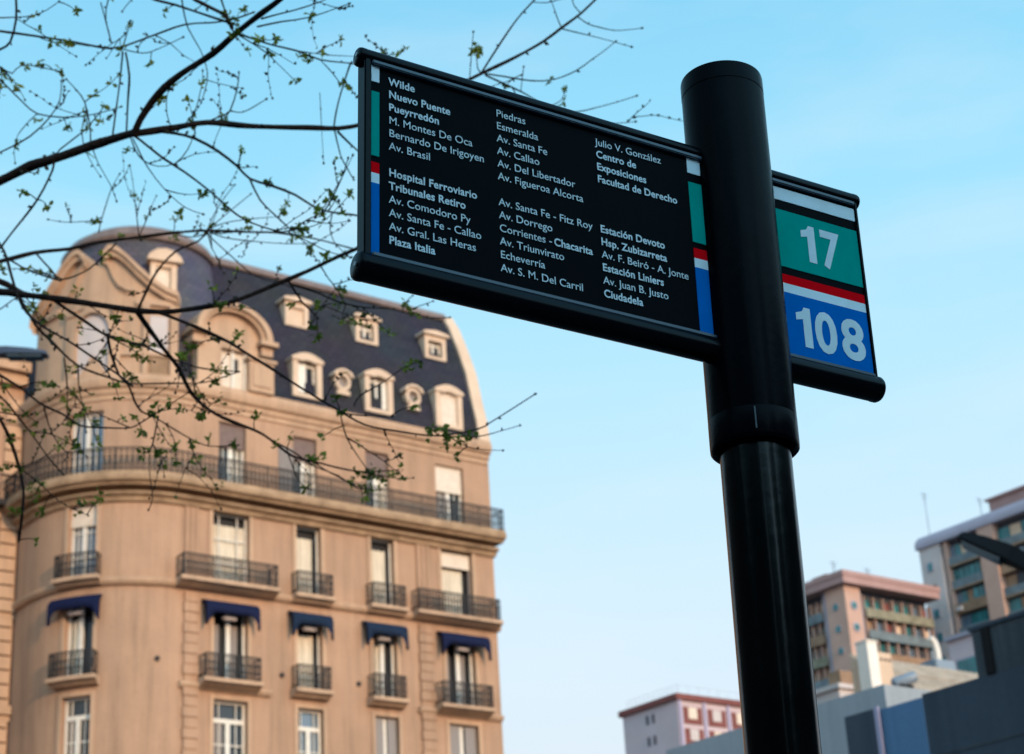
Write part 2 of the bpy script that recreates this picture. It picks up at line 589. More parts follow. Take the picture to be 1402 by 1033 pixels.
    cols = [(-.6266, [('B', 'Wilde'), ('B', 'Nuevo Puente'), ('B', 'Pueyrredón'), ('R', 'M. Montes De Oca'), ('R', 'Bernardo De Irigoyen'), ('R', 'Av. Brasil'), None,
                      ('B', 'Hospital Ferroviario'), ('B', 'Tribunales Retiro'), ('R', 'Av. Comodoro Py'), ('R', 'Av. Santa Fe - Callao'), ('R', 'Av. Gral. Las Heras'), ('B', 'Plaza Italia')]),
            (-.4452, [('R', 'Piedras'), ('R', 'Esmeralda'), ('R', 'Av. Santa Fe'), ('R', 'Av. Callao'), ('R', 'Av. Del Libertador'), ('R', 'Av. Figueroa Alcorta'), None,
                      ('R', 'Av. Santa Fe - Fitz Roy'), ('R', 'Av. Dorrego'), ('RB', 'Corrientes - ', 'Chacarita'), ('R', 'Av. Triunvirato'), ('R', 'Echeverría'), ('R', 'Av. S. M. Del Carril')]),
            (-.2670, [('R', 'Julio V. González'), ('B', 'Centro de'), ('B', 'Exposiciones'), ('B', 'Facultad de Derecho'), None, None, None,
                      ('B', 'Estación Devoto'), ('B', 'Hsp. Zubizarreta'), ('R', 'Av. F. Beiró - A. Jonte'), ('B', 'Estación Liniers'), ('R', 'Av. Juan B. Justo'), ('B', 'Ciudadela')])]
    RX, BX, BO = .98, .935, .019
    for u, rows in cols:
        for lo, hi in ((0, 6), (6, 13)):
            bm = bmesh.new()
            for i in range(lo, hi):
                if not rows[i]:
                    continue
                v = .1383 - P * i
                k = rows[i][0]
                if k == 'R':
                    text_bm(bm, rows[i][1], u, v, S, RX, 0)
                elif k == 'B':
                    text_bm(bm, rows[i][1], u, v, S, BX, BO, spacing=1.03)
                else:
                    w = text_bm(bm, rows[i][1], u, v, S, RX, 0)
                    text_bm(bm, rows[i][2], u + w + .004, v, S, BX, BO, spacing=1.03)
            obj('stop_list', bm, M['grey_vinyl'], board)
    # route numbers: the 1 has a flag, the other figures are heavy sans
    def one(bm, u0, v0, h):
        s = h / .0685
        poly = [(.0128, 0), (.0283, 0), (.0283, .0685), (.0168, .0685), (.0125, .0610), (.0, .0565), (.0, .0440), (.0128, .0475)]
        prism(bm, [(u0 + a * s, v0 + b * s) for a, b in poly], lambda p, sd_: (p[0], -T - .0014 - .0004 * sd_, H + p[1]))
    bm = bmesh.new()
    one(bm, .1285, .0312, .0685)
    text_bm(bm, '7', .1668, .0312, .0965, .83, .026, .0016)
    obj('route_number', bm, M['grey_vinyl'], board, label='off-white number 17 on teal')
    bm = bmesh.new()
    one(bm, .1000, -.1296, .0715)
    text_bm(bm, '0', .1365, -.1290, .1000, .90, .028, .0016)
    text_bm(bm, '8', .1900, -.1290, .1000, .98, .028, .0016)
    obj('route_number', bm, M['grey_vinyl'], board, label='off-white number 108 on blue')
build_sign()

# ------------------------------------------------------------------ corner apartment building
U0C, RC = -12.2, 3.5            # the facade turns a rounded corner from here, this radius
ARC = RC * pi / 2
def path(s, off, z):
    """s runs along the facade (0 = right corner, negative to the left), off is out of the wall -> local X, Y, Z"""
    if s >= U0C:
        return Vector((s, -off, z))
    a = (U0C - s) / RC
    if a <= pi / 2:
        return Vector((U0C - (RC + off) * sin(a), RC - (RC + off) * cos(a), z))
    return Vector((U0C - RC - off, RC + (a - pi / 2) * RC, z))
S_LEFT = U0C - ARC - 1.5

def cuts(s0, s1, step=.32):
    """stations between s0 and s1, close together on the round corner"""
    pts = [s0]
    lo, hi = U0C - ARC, U0C
    for e in (lo, hi):
        if s0 < e < s1:
            pts.append(e)
    a, b = max(s0, lo), min(s1, hi)
    if b - a > step:
        k = int((b - a) / step) + 1
        pts += [a + (b - a) * i / k for i in range(1, k)]
    pts.append(s1)
    return sorted(set(round(p, 5) for p in pts))

def pbox(bm, s0, s1, o0, o1, z0, z1):
    psweep(bm, s0, s1, [(o0, z0), (o1, z0), (o1, z1), (o0, z1)])

def psweep(bm, s0, s1, prof, closed=True):
    """sweep an (off, z) outline along the facade"""
    st = cuts(s0, s1)
    rows = [[bm.verts.new(path(s, o, z)) for o, z in prof] for s in st]
    n = len(prof)
    for A, B in zip(rows, rows[1:]):
        for i in range(n if closed else n - 1):
            j = (i + 1) % n
            bm.faces.new((A[i], B[i], B[j], A[j]))
    if closed:
        bm.faces.new(rows[0])
        bm.faces.new(rows[-1])

def build_corner_house():
    root = thing('corner_apartment_house', 'sand coloured apartment house with rounded corner, dark mansard roof and navy awnings', 'apartment house', B0, GRID)
    # ---- openings (centre s, half width, z0, z1)
    SC = U0C - RC * radians(52)
    L = {7: (22.42, 24.72), 6: (19.12, 21.58), 5: (16.02, 18.42), 4: (12.78, 15.46), 3: (9.4, 12.0)}
    cen = [(SC, .48, .47), (-10.45, .66, .62), (-7.58, .47, .42), (-4.69, .46, .42), (-1.62, .66, .62)]
    wins = []
    for lv, (z0, z1) in L.items():
        for c, (s, hw, hw2) in enumerate(cen):
            h = hw
            if lv == 7:
                h = (.60, .50, .46, .47, .60)[c]
                s = (SC, -10.40, -7.66, -4.78, -1.75)[c]
            if lv <= 5 and c in (1, 4):
                h = .60
            wins.append((lv, c, s, h, z0, z1))
    # ---- wall with real openings and reveals
    bm = bmesh.new()
    s0, s1 = S_LEFT, 0.0
    ss = set(cuts(s0, s1, .32))
    zs = {0.0, 25.8}
    for lv, c, s, h, z0, z1 in wins:
        ss |= {round(s - h, 5), round(s + h, 5)}
        zs |= {z0, z1}
    ss, zs = sorted(ss), sorted(zs)
    vc = {}
    def V(s, z, o=0.0):
        k = (round(s, 4), round(z, 4), o)
        if k not in vc:
            vc[k] = bm.verts.new(path(s, o, z))
        return vc[k]
    for a, b in zip(ss, ss[1:]):
        if b - a < 1e-4:
            continue
        for c, d in zip(zs, zs[1:]):
            m_s, m_z = (a + b) / 2, (c + d) / 2
            if any(s - h < m_s < s + h and z0 < m_z < z1 for lv, cc, s, h, z0, z1 in wins):
                continue
            bm.faces.new((V(a, c), V(b, c), V(b, d), V(a, d)))
    RV = -.30
    for lv, c, s, h, z0, z1 in wins:
        inn = [x for x in ss if s - h - 1e-4 <= x <= s + h + 1e-4]
        for a, b in zip(inn, inn[1:]):
            bm.faces.new((V(a, z0), V(b, z0), V(b, z0, RV), V(a, z0, RV)))
            bm.faces.new((V(a, z1), V(b, z1), V(b, z1, RV), V(a, z1, RV)))
        zz = [x for x in zs if z0 - 1e-4 <= x <= z1 + 1e-4]
        for x in (inn[0], inn[-1]):
            for a, b in zip(zz, zz[1:]):
                bm.faces.new((V(x, a), V(x, b), V(x, b, RV), V(x, a, RV)))
    # body behind the facade: end wall, back
    e = [V(0, 0), V(0, 25.8), bm.verts.new((0, 13, 25.8)), bm.verts.new((0, 13, 0))]
    bm.faces.new(e)
    wl_ = path(S_LEFT, 0, 0)
    f = [bm.verts.new((wl_.x, wl_.y, 0)), bm.verts.new((wl_.x, wl_.y, 25.8)), bm.verts.new((wl_.x, 13, 25.8)), bm.verts.new((wl_.x, 13, 0))]
    bm.faces.new(f)
    bm.faces.new((e[3], e[2], f[2], f[3]))
    wall = obj('wall', bm, M['stucco'], root, 30)
    # ---- pilaster strips and quoins
    for a, b in ((-12.12, -11.60), (-3.34, -2.76)):
        bm = bmesh.new()
        z = .3
        k = 0
        while z < 18.7:
            d = .10 if k % 2 == 0 else .085
            if not 15.6 < z < 16.0:
                pbox(bm, a + (0 if k % 2 == 0 else .03), b - (0 if k % 2 == 0 else .03), -.05, d, z, min(z + .29, 18.78))
            z += .33
            k += 1
        pbox(bm, a + .04, b - .04, -.05, .05, .2, 18.78)
        obj('quoin_strip', bm, M['stucco'], wall)
        bm = bmesh.new()
        for q in range(3):
            w_ = (b - a) / 3
            pbox(bm, a + q * w_ + .03, a + (q + 1) * w_ - .03, -.05, .07, 19.3, 21.75)
        pbox(bm, a + .02, b - .02, -.05, .04, 19.25, 21.8)
        obj('pilaster', bm, M['stucco'], wall)
    # ---- string courses
    bm = bmesh.new()
    psweep(bm, S_LEFT, .06, [(-.05, 18.86), (.10, 18.86), (.18, 18.95), (.20, 19.06), (.12, 19.10), (-.05, 19.10)])
    obj('string_course', bm, M['stone'], wall, 30)
    for a, b in ((-12.25, -9.05), (-3.45, -.02)):
        bm = bmesh.new()
        psweep(bm, a, b, [(-.05, 15.70), (.10, 15.70), (.17, 15.80), (.17, 15.88), (-.05, 15.90)])
        obj('ledge', bm, M['stone'], wall, 30)
    # ---- the long balcony under the attic floor
    bm = bmesh.new()
    psweep(bm, S_LEFT, .05, [(-.05, 21.56), (.10, 21.58), (.16, 21.70), (.30, 21.76), (.34, 21.84), (-.05, 21.86)])
    psweep(bm, S_LEFT, .12, [(-.04, 21.99), (.50, 21.99), (.54, 22.06), (.66, 22.10), (.70, 22.18), (.70, 22.26), (.65, 22.30), (.65, 22.40), (-.04, 22.40)])
    slab = obj('long_balcony', bm, M['stone_dirty'], root, 30)
    def railing(bm, s0, s1, off, z0, z1, ends=True, step=.13, rich=True):
        n = max(2, int((s1 - s0) / step))
        st = [s0 + (s1 - s0) * i / n for i in range(n + 1)]
        for i, s in enumerate(st):
            t = .03 if i % 8 else .05
            pbox(bm, s - t / 2, s + t / 2, off - t / 2, off + t / 2, z0, z1)
        psweep(bm, s0, s1, [(off - .025, z1 - .03), (off + .025, z1 - .03), (off + .025, z1 + .015), (off - .025, z1 + .015)])
        for zz in (z0 + .08, z1 - .13):
            psweep(bm, s0, s1, [(off - .012, zz), (off + .012, zz), (off + .012, zz + .025), (off - .012, zz + .025)])
        if rich:
            hz = (z0 + z1) / 2 - .02
            for a, b in zip(st, st[1:]):
                m_ = (a + b) / 2
                for k in range(6):
                    t0, t1 = 2 * pi * k / 6, 2 * pi * (k + 1) / 6
                    rr, ry = step * .42, (z1 - z0) * .24
                    p = path(m_ + rr * cos(t0), off, hz + ry * sin(t0))
                    q = path(m_ + rr * cos(t1), off, hz + ry * sin(t1))
                    cyl(bm, p, q, .014, n=4, cap=False)
        if ends:
            for s in (s0, s1):
                k = max(2, int(off / step))
                for i in range(k):
                    o = off * (i + .2) / k
                    pbox(bm, s - .009, s + .009, o - .009, o + .009, z0, z1)
                for zz in (z0 + .08, z1 - .03):
                    pbox(bm, s - .016, s + .016, 0, off, zz, zz + .035)
    bm = bmesh.new()
    railing(bm, S_LEFT + .1, .08, .60, 22.40, 23.18, step=.15)
    obj('railing', bm, M['iron'], slab)
    # ---- small balconies
    def balcony(s0, s1, off, zf, hr, plants=0):
        bm = bmesh.new()
        psweep(bm, s0 - .08, s1 + .08, [(-.04, zf - .30), (off * .55, zf - .26), (off * .8, zf - .17), (off + .06, zf - .14), (off + .06, zf - .02), (-.04, zf)])
        b = obj('balcony', bm, M['stone'], root, 30)
        bm = bmesh.new()
        railing(bm, s0, s1, off, zf, zf + hr, step=.12)
        obj('railing', bm, M['iron'], b)
    arc = lambda deg: U0C - RC * radians(deg)
    for (a, b, o) in ((arc(62), arc(41.5), .42), (-12.35, -9.05, .55), (-8.22, -6.92, .42), (-5.36, -4.06, .42), (-3.55, -.20, .5)):
        balcony(a, b, o, 19.14, .72)
    for (a, b, o) in ((arc(63), arc(41.5), .42), (-11.55, -9.65, .5), (-8.25, -7.05, .42), (-5.38, -4.16, .42), (-2.72, -.72, .5)):
        balcony(a, b, o, 16.02, .74)
    for (a, b, o) in ((arc(63), arc(42), .3), (-11.3, -9.75, .3), (-8.2, -7.0, .3), (-5.3, -4.1, .3), (-2.4, -.85, .3)):
        balcony(a, b, o, 12.70, .75)
    # ---- windows
    def bars(bm, s0, s1, z0, z1, o, w=.07, mull=True, tran=None, grid=0):
        pbox(bm, s0, s0 + w, o - .04, o + .04, z0, z1)
        pbox(bm, s1 - w, s1, o - .04, o + .04, z0, z1)
        pbox(bm, s0 + w, s1 - w, o - .038, o + .038, z1 - w, z1)
        pbox(bm, s0 + w, s1 - w, o - .038, o + .038, z0, z0 + w)
        m_ = (s0 + s1) / 2
        top = z1 - w
        if tran:
            pbox(bm, s0 + w, s1 - w, o - .045, o + .05, tran - .07, tran + .07)
            top = tran - .07
        if mull:
            pbox(bm, m_ - .075, m_ + .075, o - .036, o + .055, z0 + w, top)
        for k in range(grid):
            zz = z0 + (top - z0) * (k + 1) / (grid + 1)
            pbox(bm, s0 + w, s1 - w, o - .018, o + .018, zz - .018, zz + .018)
        if grid:
            for q in (.25, .75):
                ss_ = s0 + (s1 - s0) * q
                pbox(bm, ss_ - .015, ss_ + .015, o - .02, o + .02, z0 + w, z1 - w)
    spec = {  # (level, column): kind
        (7, 0): 'blue', (7, 1): 'blind', (7, 2): 'blind_shut', (7, 3): 'blind', (7, 4): 'pale',
        (6, 0): 'blue_pale', (6, 1): 'curtain_full', (6, 2): 'curtain', (6, 3): 'curtain', (6, 4): 'half',
        (5, 0): 'awn', (5, 1): 'awn_dark', (5, 2): 'awn_curtain', (5, 3): 'awn_red', (5, 4): 'awn_dark',
        (4, 0): 'tall', (4, 1): 'tall', (4, 2): 'tall_blue', (4, 3): 'shutters', (4, 4): 'shutters',
        (3, 0): 'tall', (3, 1): 'tall', (3, 2): 'tall', (3, 3): 'shutters', (3, 4): 'tall'}
    for lv, c, s, h, z0, z1 in wins:
        kd = spec[(lv, c)]
        a, b = s - h, s + h
        o = -.22
        bm = bmesh.new()
        # moulded surround, proud of the wall, part of the window
        if lv in (4, 5, 6):
            t = .13
            for q0, q1 in ((a - t, a - .002), (b + .002, b + t)):
                pbox(bm, q0, q1, -.02, .045, z0, z1 + t)
            pbox(bm, a - .002, b + .002, -.02, .043, z1 + .002, z1 + t)
            fm = obj('window', bm, M['stone'], root)
            bm = bmesh.new()
            bars(bm, a, b, z0, z1, o, .05 if 'curtain' in kd or kd == 'half' else .075, not ('curtain' in kd or kd == 'half'), z1 - .62 if kd.startswith('tall') else None, 2 if kd in ('curtain_full', 'tall', 'tall_blue', 'blue_pale') else 0)
            obj('window_frame', bm, M['white_paint'] if kd not in ('half',) else M['shutter'], fm)
        else:
            bars(bm, a, b, z0, z1, o, .08, True, z1 - .55 if lv == 3 else None, 1 if lv == 7 else 0)
            fm = obj('window', bm, M['white_paint'], root)
        def fill(name, m_, f0, f1, g0, g1, oo):
            bm = bmesh.new()
            pbox(bm, a + (b - a) * f0, a + (b - a) * f1, oo - .01, oo + .01, z0 + (z1 - z0) * g0, z0 + (z1 - z0) * g1)
            obj(name, bm, m_, fm)
        def drape(f0, f1, g0, g1, oo, m_=None):
            """a hanging curtain with real folds"""
            bm = bmesh.new()
            x0, x1 = a + (b - a) * f0, a + (b - a) * f1
            n = max(8, int((x1 - x0) / .035))
            P_ = []
            for i in range(n + 1):
                ph = i * 1.15 + s * 3
                dd = oo + .035 * sin(ph) + .015 * sin(ph * 2.3 + 1)
                P_.append((bm.verts.new(path(x0 + (x1 - x0) * i / n, dd, z0 + (z1 - z0) * g0)), bm.verts.new(path(x0 + (x1 - x0) * i / n, dd, z0 + (z1 - z0) * g1))))
            for p, q in zip(P_, P_[1:]):
                bm.faces.new((p[0], q[0], q[1], p[1]))
            obj('curtain', bm, m_ or M['curtain'], fm, 0)
        if kd == 'blue':
            fill('pane', M['glass_blue'], 0, 1, 0, 1, o - .06)
        elif kd == 'blue_pale':
            fill('pane', M['glass_blue'], 0, 1, 0, .8, o - .06)
            fill('roller_blind', M['cream_paint'], 0, 1, .72, 1, o + .09)
        elif kd in ('blind', 'blind_shut'):
            fill('pane', M['glass'], 0, 1, 0, .7, o - .06)
            fill('roller_blind', M['shutter_brown'], .02, .98, .64, 1, o + .10)
            drape(.55, .95, 0, .66, o - .03, M['curtain'])
        elif kd == 'pale':
            fill('pane', M['glass'], 0, 1, 0, 1, o - .06)
            fill('roller_blind', M['cream_paint'], .02, .98, .58, 1, o + .10)
            drape(.05, .45, 0, .6, o - .03, M['shutter'])
        elif kd in ('curtain', 'curtain_full'):
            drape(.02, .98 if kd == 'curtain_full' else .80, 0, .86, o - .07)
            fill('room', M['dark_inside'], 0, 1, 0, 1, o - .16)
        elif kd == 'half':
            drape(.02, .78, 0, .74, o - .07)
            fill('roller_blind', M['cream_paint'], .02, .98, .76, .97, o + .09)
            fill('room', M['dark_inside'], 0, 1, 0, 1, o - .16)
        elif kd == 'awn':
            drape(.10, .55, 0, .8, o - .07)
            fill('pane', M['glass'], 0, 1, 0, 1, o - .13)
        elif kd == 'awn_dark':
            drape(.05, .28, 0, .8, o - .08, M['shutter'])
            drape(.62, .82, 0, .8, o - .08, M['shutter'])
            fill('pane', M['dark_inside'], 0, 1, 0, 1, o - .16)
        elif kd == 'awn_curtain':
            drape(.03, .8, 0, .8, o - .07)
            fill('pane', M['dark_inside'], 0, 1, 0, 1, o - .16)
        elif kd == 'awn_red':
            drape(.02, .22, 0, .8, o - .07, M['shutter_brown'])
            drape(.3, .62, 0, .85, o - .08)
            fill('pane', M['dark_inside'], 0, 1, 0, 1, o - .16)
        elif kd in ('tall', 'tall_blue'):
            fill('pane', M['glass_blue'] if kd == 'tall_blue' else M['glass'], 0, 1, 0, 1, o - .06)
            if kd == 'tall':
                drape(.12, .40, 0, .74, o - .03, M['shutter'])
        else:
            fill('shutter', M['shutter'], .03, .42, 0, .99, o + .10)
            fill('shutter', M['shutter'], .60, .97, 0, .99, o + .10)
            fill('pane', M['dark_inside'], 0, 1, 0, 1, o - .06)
        if kd == 'blind_shut':
            bm = bmesh.new()
            for z in [z0 + .15 + k * .09 for k in range(18)]:
                pbox(bm, a - .55, a - .05, .012, .05, z, z + .06)
            pbox(bm, a - .58, a - .02, .01, .03, z0 + .1, z0 + 1.82)
            obj('open_shutter', bm, M['shutter'], fm)
    # little dark vent holes in the wall
    for s, z in ((U0C - RC * radians(12), 16.55), (-8.62, 16.45), (-5.75, 16.45)):
        bm = bmesh.new()
        p, q = path(s, -.02, z), path(s, .05, z)
        cyl(bm, p, q, .085, n=12)
        obj('vent', bm, M['iron'], wall)
    # ---- navy awnings
    for a, b in ((arc(65.5), arc(39.8)), (-11.5, -9.62), (-8.40, -6.92), (-5.60, -4.02), (-2.60, -.62)):
        bm = bmesh.new()
        n = 14
        prof = [(.02, 18.58)] + [(.02 + .42 * sin(t), 18.28 + .30 * cos(t)) for t in [pi / 2 * k / 5 for k in range(1, 6)]] + [(.445, 18.10)]
        st = [a + (b - a) * k / n for k in range(n + 1)]
        rows = [[bm.verts.new(path(s, o + rnd.uniform(-.008, .008), z + ((.012 * sin(i * 2.1) - .40 * max(0, 1 - min(s - a, b - s) / .24)) if j == len(prof) - 1 else 0))) for j, (o, z) in enumerate(prof)] for i, s in enumerate(st)]
        for A, B in zip(rows, rows[1:]):
            for i in range(len(prof) - 1):
                bm.faces.new((A[i], A[i + 1], B[i + 1], B[i]))
        for row, s in ((rows[0], a), (rows[-1], b)):   # side cheeks hang in a long point by the wall
            low = bm.verts.new(path(s, .30, 17.72))
            low2 = bm.verts.new(path(s, .44, 17.66))
            wv = bm.verts.new(path(s, .26, 18.30))
            bm.faces.new(row[:-1] + [row[-1], low2, low, wv])
        aw = obj('awning', bm, M['awning_faded'] if -8.5 < a < -8.3 or -5.7 < a < -5.5 else M['awning'], root, 40)
        sol = aw.modifiers.new('cloth', 'SOLIDIFY')
        sol.thickness = .02
        bm = bmesh.new()
        m_ = (a + b) / 2
        pbox(bm, m_ - .24, m_ + .24, .02, .22, 17.98, 18.12)
        bmesh.ops.bevel(bm, geom=bm.edges[:], offset=.03, segments=2, affect='EDGES')
        obj('roller_box', bm, M['pale_wall'], aw)
    # ---- main cornice
    bm = bmesh.new()
    psweep(bm, S_LEFT, -.04, [(-.05, 25.06), (.05, 25.06), (.06, 25.18), (.14, 25.26), (.16, 25.38), (.26, 25.44), (.32, 25.56), (.33, 25.70), (.28, 25.76), (.28, 25.86), (-.05, 25.86)])
    obj('cornice', bm, M['stone'], root, 30)
    # ---- mansard roof
    RP = [(.02, 25.80), (-.10, 26.7), (-.32, 27.5), (-.62, 28.8), (-1.10, 30.0), (-1.56, 31.0), (-2.0, 31.66)]
    bm = bmesh.new()
    sL = U0C - .3
    A = [bm.verts.new((-.05, -o, z)) for o, z in RP]
    Bv = [bm.verts.new((sL, -o, z)) for o, z in RP]
    for i in range(len(RP) - 1):
        bm.faces.new((A[i], Bv[i], Bv[i + 1], A[i + 1]))
    back = [bm.verts.new((x, 13, 31.5)) for x in (-.05, sL)]
    bm.faces.new((A[-1], Bv[-1], back[1], back[0]))
    b0 = [bm.verts.new((x, 13, 25.8)) for x in (-.05, sL)]
    bm.faces.new((back[0], back[1], b0[1], b0[0]))
    bm.faces.new(A + [back[0], b0[0]])
    bm.faces.new(Bv + [back[1], b0[1]])
    roof = obj('roof', bm, M['slate'], root, 25)
    bm = bmesh.new()
    psweep(bm, U0C - .2, -.3, [(-1.78, 31.44), (-1.74, 31.50), (-1.9, 31.78), (-2.15, 31.86), (-2.4, 31.80), (-2.3, 31.55)])
    obj('ridge_cap', bm, M['zinc'], roof, 40)
    # coping of the party wall at the right end
    bm = bmesh.new()
    outer = [(o + .10, z + .04) for o, z in RP] + [(-2.45, 31.95)]
    inner = [(o - .5, z - .1) for o, z in RP] + [(-2.45, 31.5)]
    poly = outer + inner[::-1]
    Va = [bm.verts.new((-.42, -o, z)) for o, z in poly]
    Vb = [bm.verts.new((.06, -o, z)) for o, z in poly]
    n = len(poly)
    k = len(outer)
    for i in range(n):
        bm.faces.new((Va[i], Va[(i + 1) % n], Vb[(i + 1) % n], Vb[i]))
    for i in range(k - 1):
        for W_ in (Va, Vb):
            bm.faces.new((W_[i], W_[i + 1], W_[n - 2 - i], W_[n - 1 - i]))
    obj('gable_coping', bm, M['cream_wall'], roof, 30)
    # ---- dormers
    def dormer(s, hw, z0, z1, off, kind, parent):
        bm = bmesh.new()
        w = .17
        dp = 1.5
        if kind == 'upper':
            box(bm, s - hw, s - hw + w, -off, -off + dp, z0, z1)
            box(bm, s + hw - w, s + hw, -off, -off + dp, z0, z1)
            box(bm, s - hw + w, s + hw - w, -off, -off + dp, z1 - .20, z1)
            box(bm, s - hw + w, s + hw - w, -off, -off + dp, z0, z0 + .12)
            prism(bm, [(s - hw - .12, z1), (s + hw + .12, z1), (s + hw + .08, z1 + .10), (s + .1, z1 + .18), (s - .1, z1 + .18), (s - hw - .08, z1 + .10)], lambda p, sd_: (p[0], -off - .12 + (dp + .1) * sd_, p[1]))
        else:
            w = .21
            box(bm, s - hw, s - hw + w, -off, -off + dp, z0, z1 - .12)
            box(bm, s + hw - w, s + hw, -off, -off + dp, z0, z1 - .12)
            box(bm, s - hw + w, s + hw - w, -off, -off + dp, z0, z0 + .14)
            arcp = [(s - hw - .05 + (2 * hw + .1) * k_ / 10, z1 - .12 + .22 * sin(pi * k_ / 10)) for k_ in range(11)]
            low = [(s + hw - w - (2 * hw - 2 * w) * k_ / 6, z1 - .30 + .12 * sin(pi * k_ / 6)) for k_ in range(7)]
            # lintel with curved top and curved soffit
            prism(bm, arcp + [(s + hw + .05, z1 - .22), (s + hw - w, z1 - .22)] + low[1:-1] + [(s - hw + w, z1 - .22), (s - hw - .05, z1 - .22)], lambda p, sd_: (p[0], -off - .06 + (dp + .05) * sd_, p[1]))
        d = obj('dormer', bm, M['cream_wall'], parent, 30)
        bm = bmesh.new()
        a, b = s - hw + w, s + hw - w
        yy = -off + .22
        for q0, q1 in ((a, a + .06), (b - .06, b), (s - .045, s + .045)):
            box(bm, q0, q1, yy - .03, yy + .03, z0 + .12, z1 - .2)
        box(bm, a + .06, s - .045, yy - .028, yy + .028, z1 - .36, z1 - .28)
        box(bm, s + .045, b - .06, yy - .028, yy + .028, z1 - .36, z1 - .28)
        obj('window_frame', bm, M['white_paint'], d)
        return d, a, b, yy
    def pane(d, a, b, yy, z0, z1, m_, nm='pane', f0=0, f1=1, dy=.08):
        bm = bmesh.new()
        box(bm, a + (b - a) * f0, a + (b - a) * f1, yy + dy, yy + dy + .02, z0, z1)
        obj(nm, bm, m_, d)
    for s, kd in ((-7.50, 'shut'), (-4.60, 'open'), (-1.62, 'open2')):
        d, a, b, yy = dormer(s, .47, 29.16, 30.10, -.70, 'upper', root)
        if kd == 'shut':
            pane(d, a, b, yy, 29.25, 29.95, M['cream_wall'], 'shutter', 0, 1, -.12)
        else:
            pane(d, a, b, yy, 29.2, 30.0, M['shutter'])
            pane(d, a, b, yy, 29.2, 30.0, M['curtain'], 'curtain', .45 if kd == 'open' else .2, .8 if kd == 'open' else .55, .05)
    for s, kd in ((-7.55, 'a'), (-4.65, 'b'), (-1.66, 'c')):
        d, a, b, yy = dormer(s, .58, 26.18, 27.74, .06, 'lower', root)
        if kd == 'c':
            pane(d, a, b, yy, 26.2, 27.55, M['cream_paint'], 'shutter', 0, 1, -.12)
        else:
            pane(d, a, b, yy, 26.2, 27.55, M['glass'])
            pane(d, a, b, yy, 26.2, 27.45, M['white_paint'], 'shutter', .0 if kd == 'a' else .75, .42 if kd == 'a' else 1, -.10)
    for s in (-6.10, -3.17):
        bm = bmesh.new()
        off, zc, R_ = .0, 27.10, .33
        n = 20
        ring = []
        for r_, y_ in ((R_, 0), (R_, 1.0)):
            pass
        outer_ = [(R_ * cos(t), R_ * 1.1 * sin(t)) for t in [2 * pi * k_ / n for k_ in range(n)]]
        rows = []
        for sc_, y_ in ((1.0, 1.0), (1.0, 0), (.92, -.03), (.62, -.03), (.58, .05), (.58, .25)):
            rows.append([bm.verts.new((s + x_ * sc_, -off + y_, zc + z_ * sc_)) for x_, z_ in outer_])
        for A_, B_ in zip(rows, rows[1:]):
            for i in range(n):
                bm.faces.new((A_[i], A_[(i + 1) % n], B_[(i + 1) % n], B_[i]))
        # hood and foot
        prism(bm, [(s - .42, zc + .18), (s - .32, zc + .36), (s - .1, zc + .46), (s + .1, zc + .46), (s + .32, zc + .36), (s + .42, zc + .18), (s + .30, zc + .20), (s + .2, zc + .33), (s, zc + .38), (s - .2, zc + .33), (s - .30, zc + .20)], lambda p, sd_: (p[0], -off - .10 + 1.0 * sd_, p[1]))
        box(bm, s - .26, s + .26, -off - .05, -off + .9, zc - .50, zc - .355)
        oc = obj('oculus', bm, M['cream_wall'], root, 35)
        bm = bmesh.new()
        cyl(bm, (s, -off + .14, zc), (s, -off + .20, zc), .21, n=18)
        obj('pane', bm, M['shutter'], oc)
    # ---- corner dome
    CX, CY = U0C, RC
    bm = bmesh.new()
    lathe(bm, [(3.45, 25.82), (3.34, 27.0), (3.16, 28.5), (2.90, 30.0), (2.64, 31.0), (2.52, 31.4)], 72, CX, CY)
    dome = obj('dome', bm, M['slate_dome'], root, 25)
    bm = bmesh.new()
    lathe(bm, [(2.50, 31.30), (2.66, 31.34), (2.72, 31.46), (2.62, 31.60), (2.56, 31.75), (2.2, 32.02), (1.5, 32.22), (.4, 32.32)], 72, CX, CY)
    obj('dome_rim', bm, M['zinc'], dome, 40)
    # dormer on the dome
    def polar(deg, r_, z):
        t = radians(deg)
        return Vector((CX - r_ * sin(t), CY - r_ * cos(t), z))
    def cbox(bm, d0, d1, r0, r1, z0, z1, n=None):
        n = n or max(1, int(abs(d1 - d0) / 5))
        rows = [[bm.verts.new(polar(d0 + (d1 - d0) * k_ / n, r_, z)) for r_, z in ((r0, z0), (r1, z0), (r1, z1), (r0, z1))] for k_ in range(n + 1)]
        for A_, B_ in zip(rows, rows[1:]):
            for i in range(4):
                bm.faces.new((A_[i], A_[(i + 1) % 4], B_[(i + 1) % 4], B_[i]))
        bm.faces.new(rows[0])
        bm.faces.new(rows[-1])
    bm = bmesh.new()
    cbox(bm, 3, 6.5, 2.2, 3.22, 29.15, 30.20)
    cbox(bm, 15.5, 19, 2.2, 3.22, 29.15, 30.20)
    cbox(bm, 6.5, 15.5, 2.2, 3.20, 30.04, 30.20)
    cbox(bm, 3, 19, 2.2, 3.28, 29.02, 29.15)
    hood = [(0.5, 30.20), (2.0, 30.40), (6, 30.58), (11, 30.64), (16, 30.58), (20, 30.40), (21.5, 30.20)]
    A_ = [bm.verts.new(polar(d_, 3.42, z)) for d_, z in hood]
    B_ = [bm.verts.new(polar(d_, 2.2, z)) for d_, z in hood]
    n = len(hood)
    bm.faces.new(A_)
    bm.faces.new(B_)
    for i in range(n):
        bm.faces.new((A_[i], A_[(i + 1) % n], B_[(i + 1) % n], B_[i]))
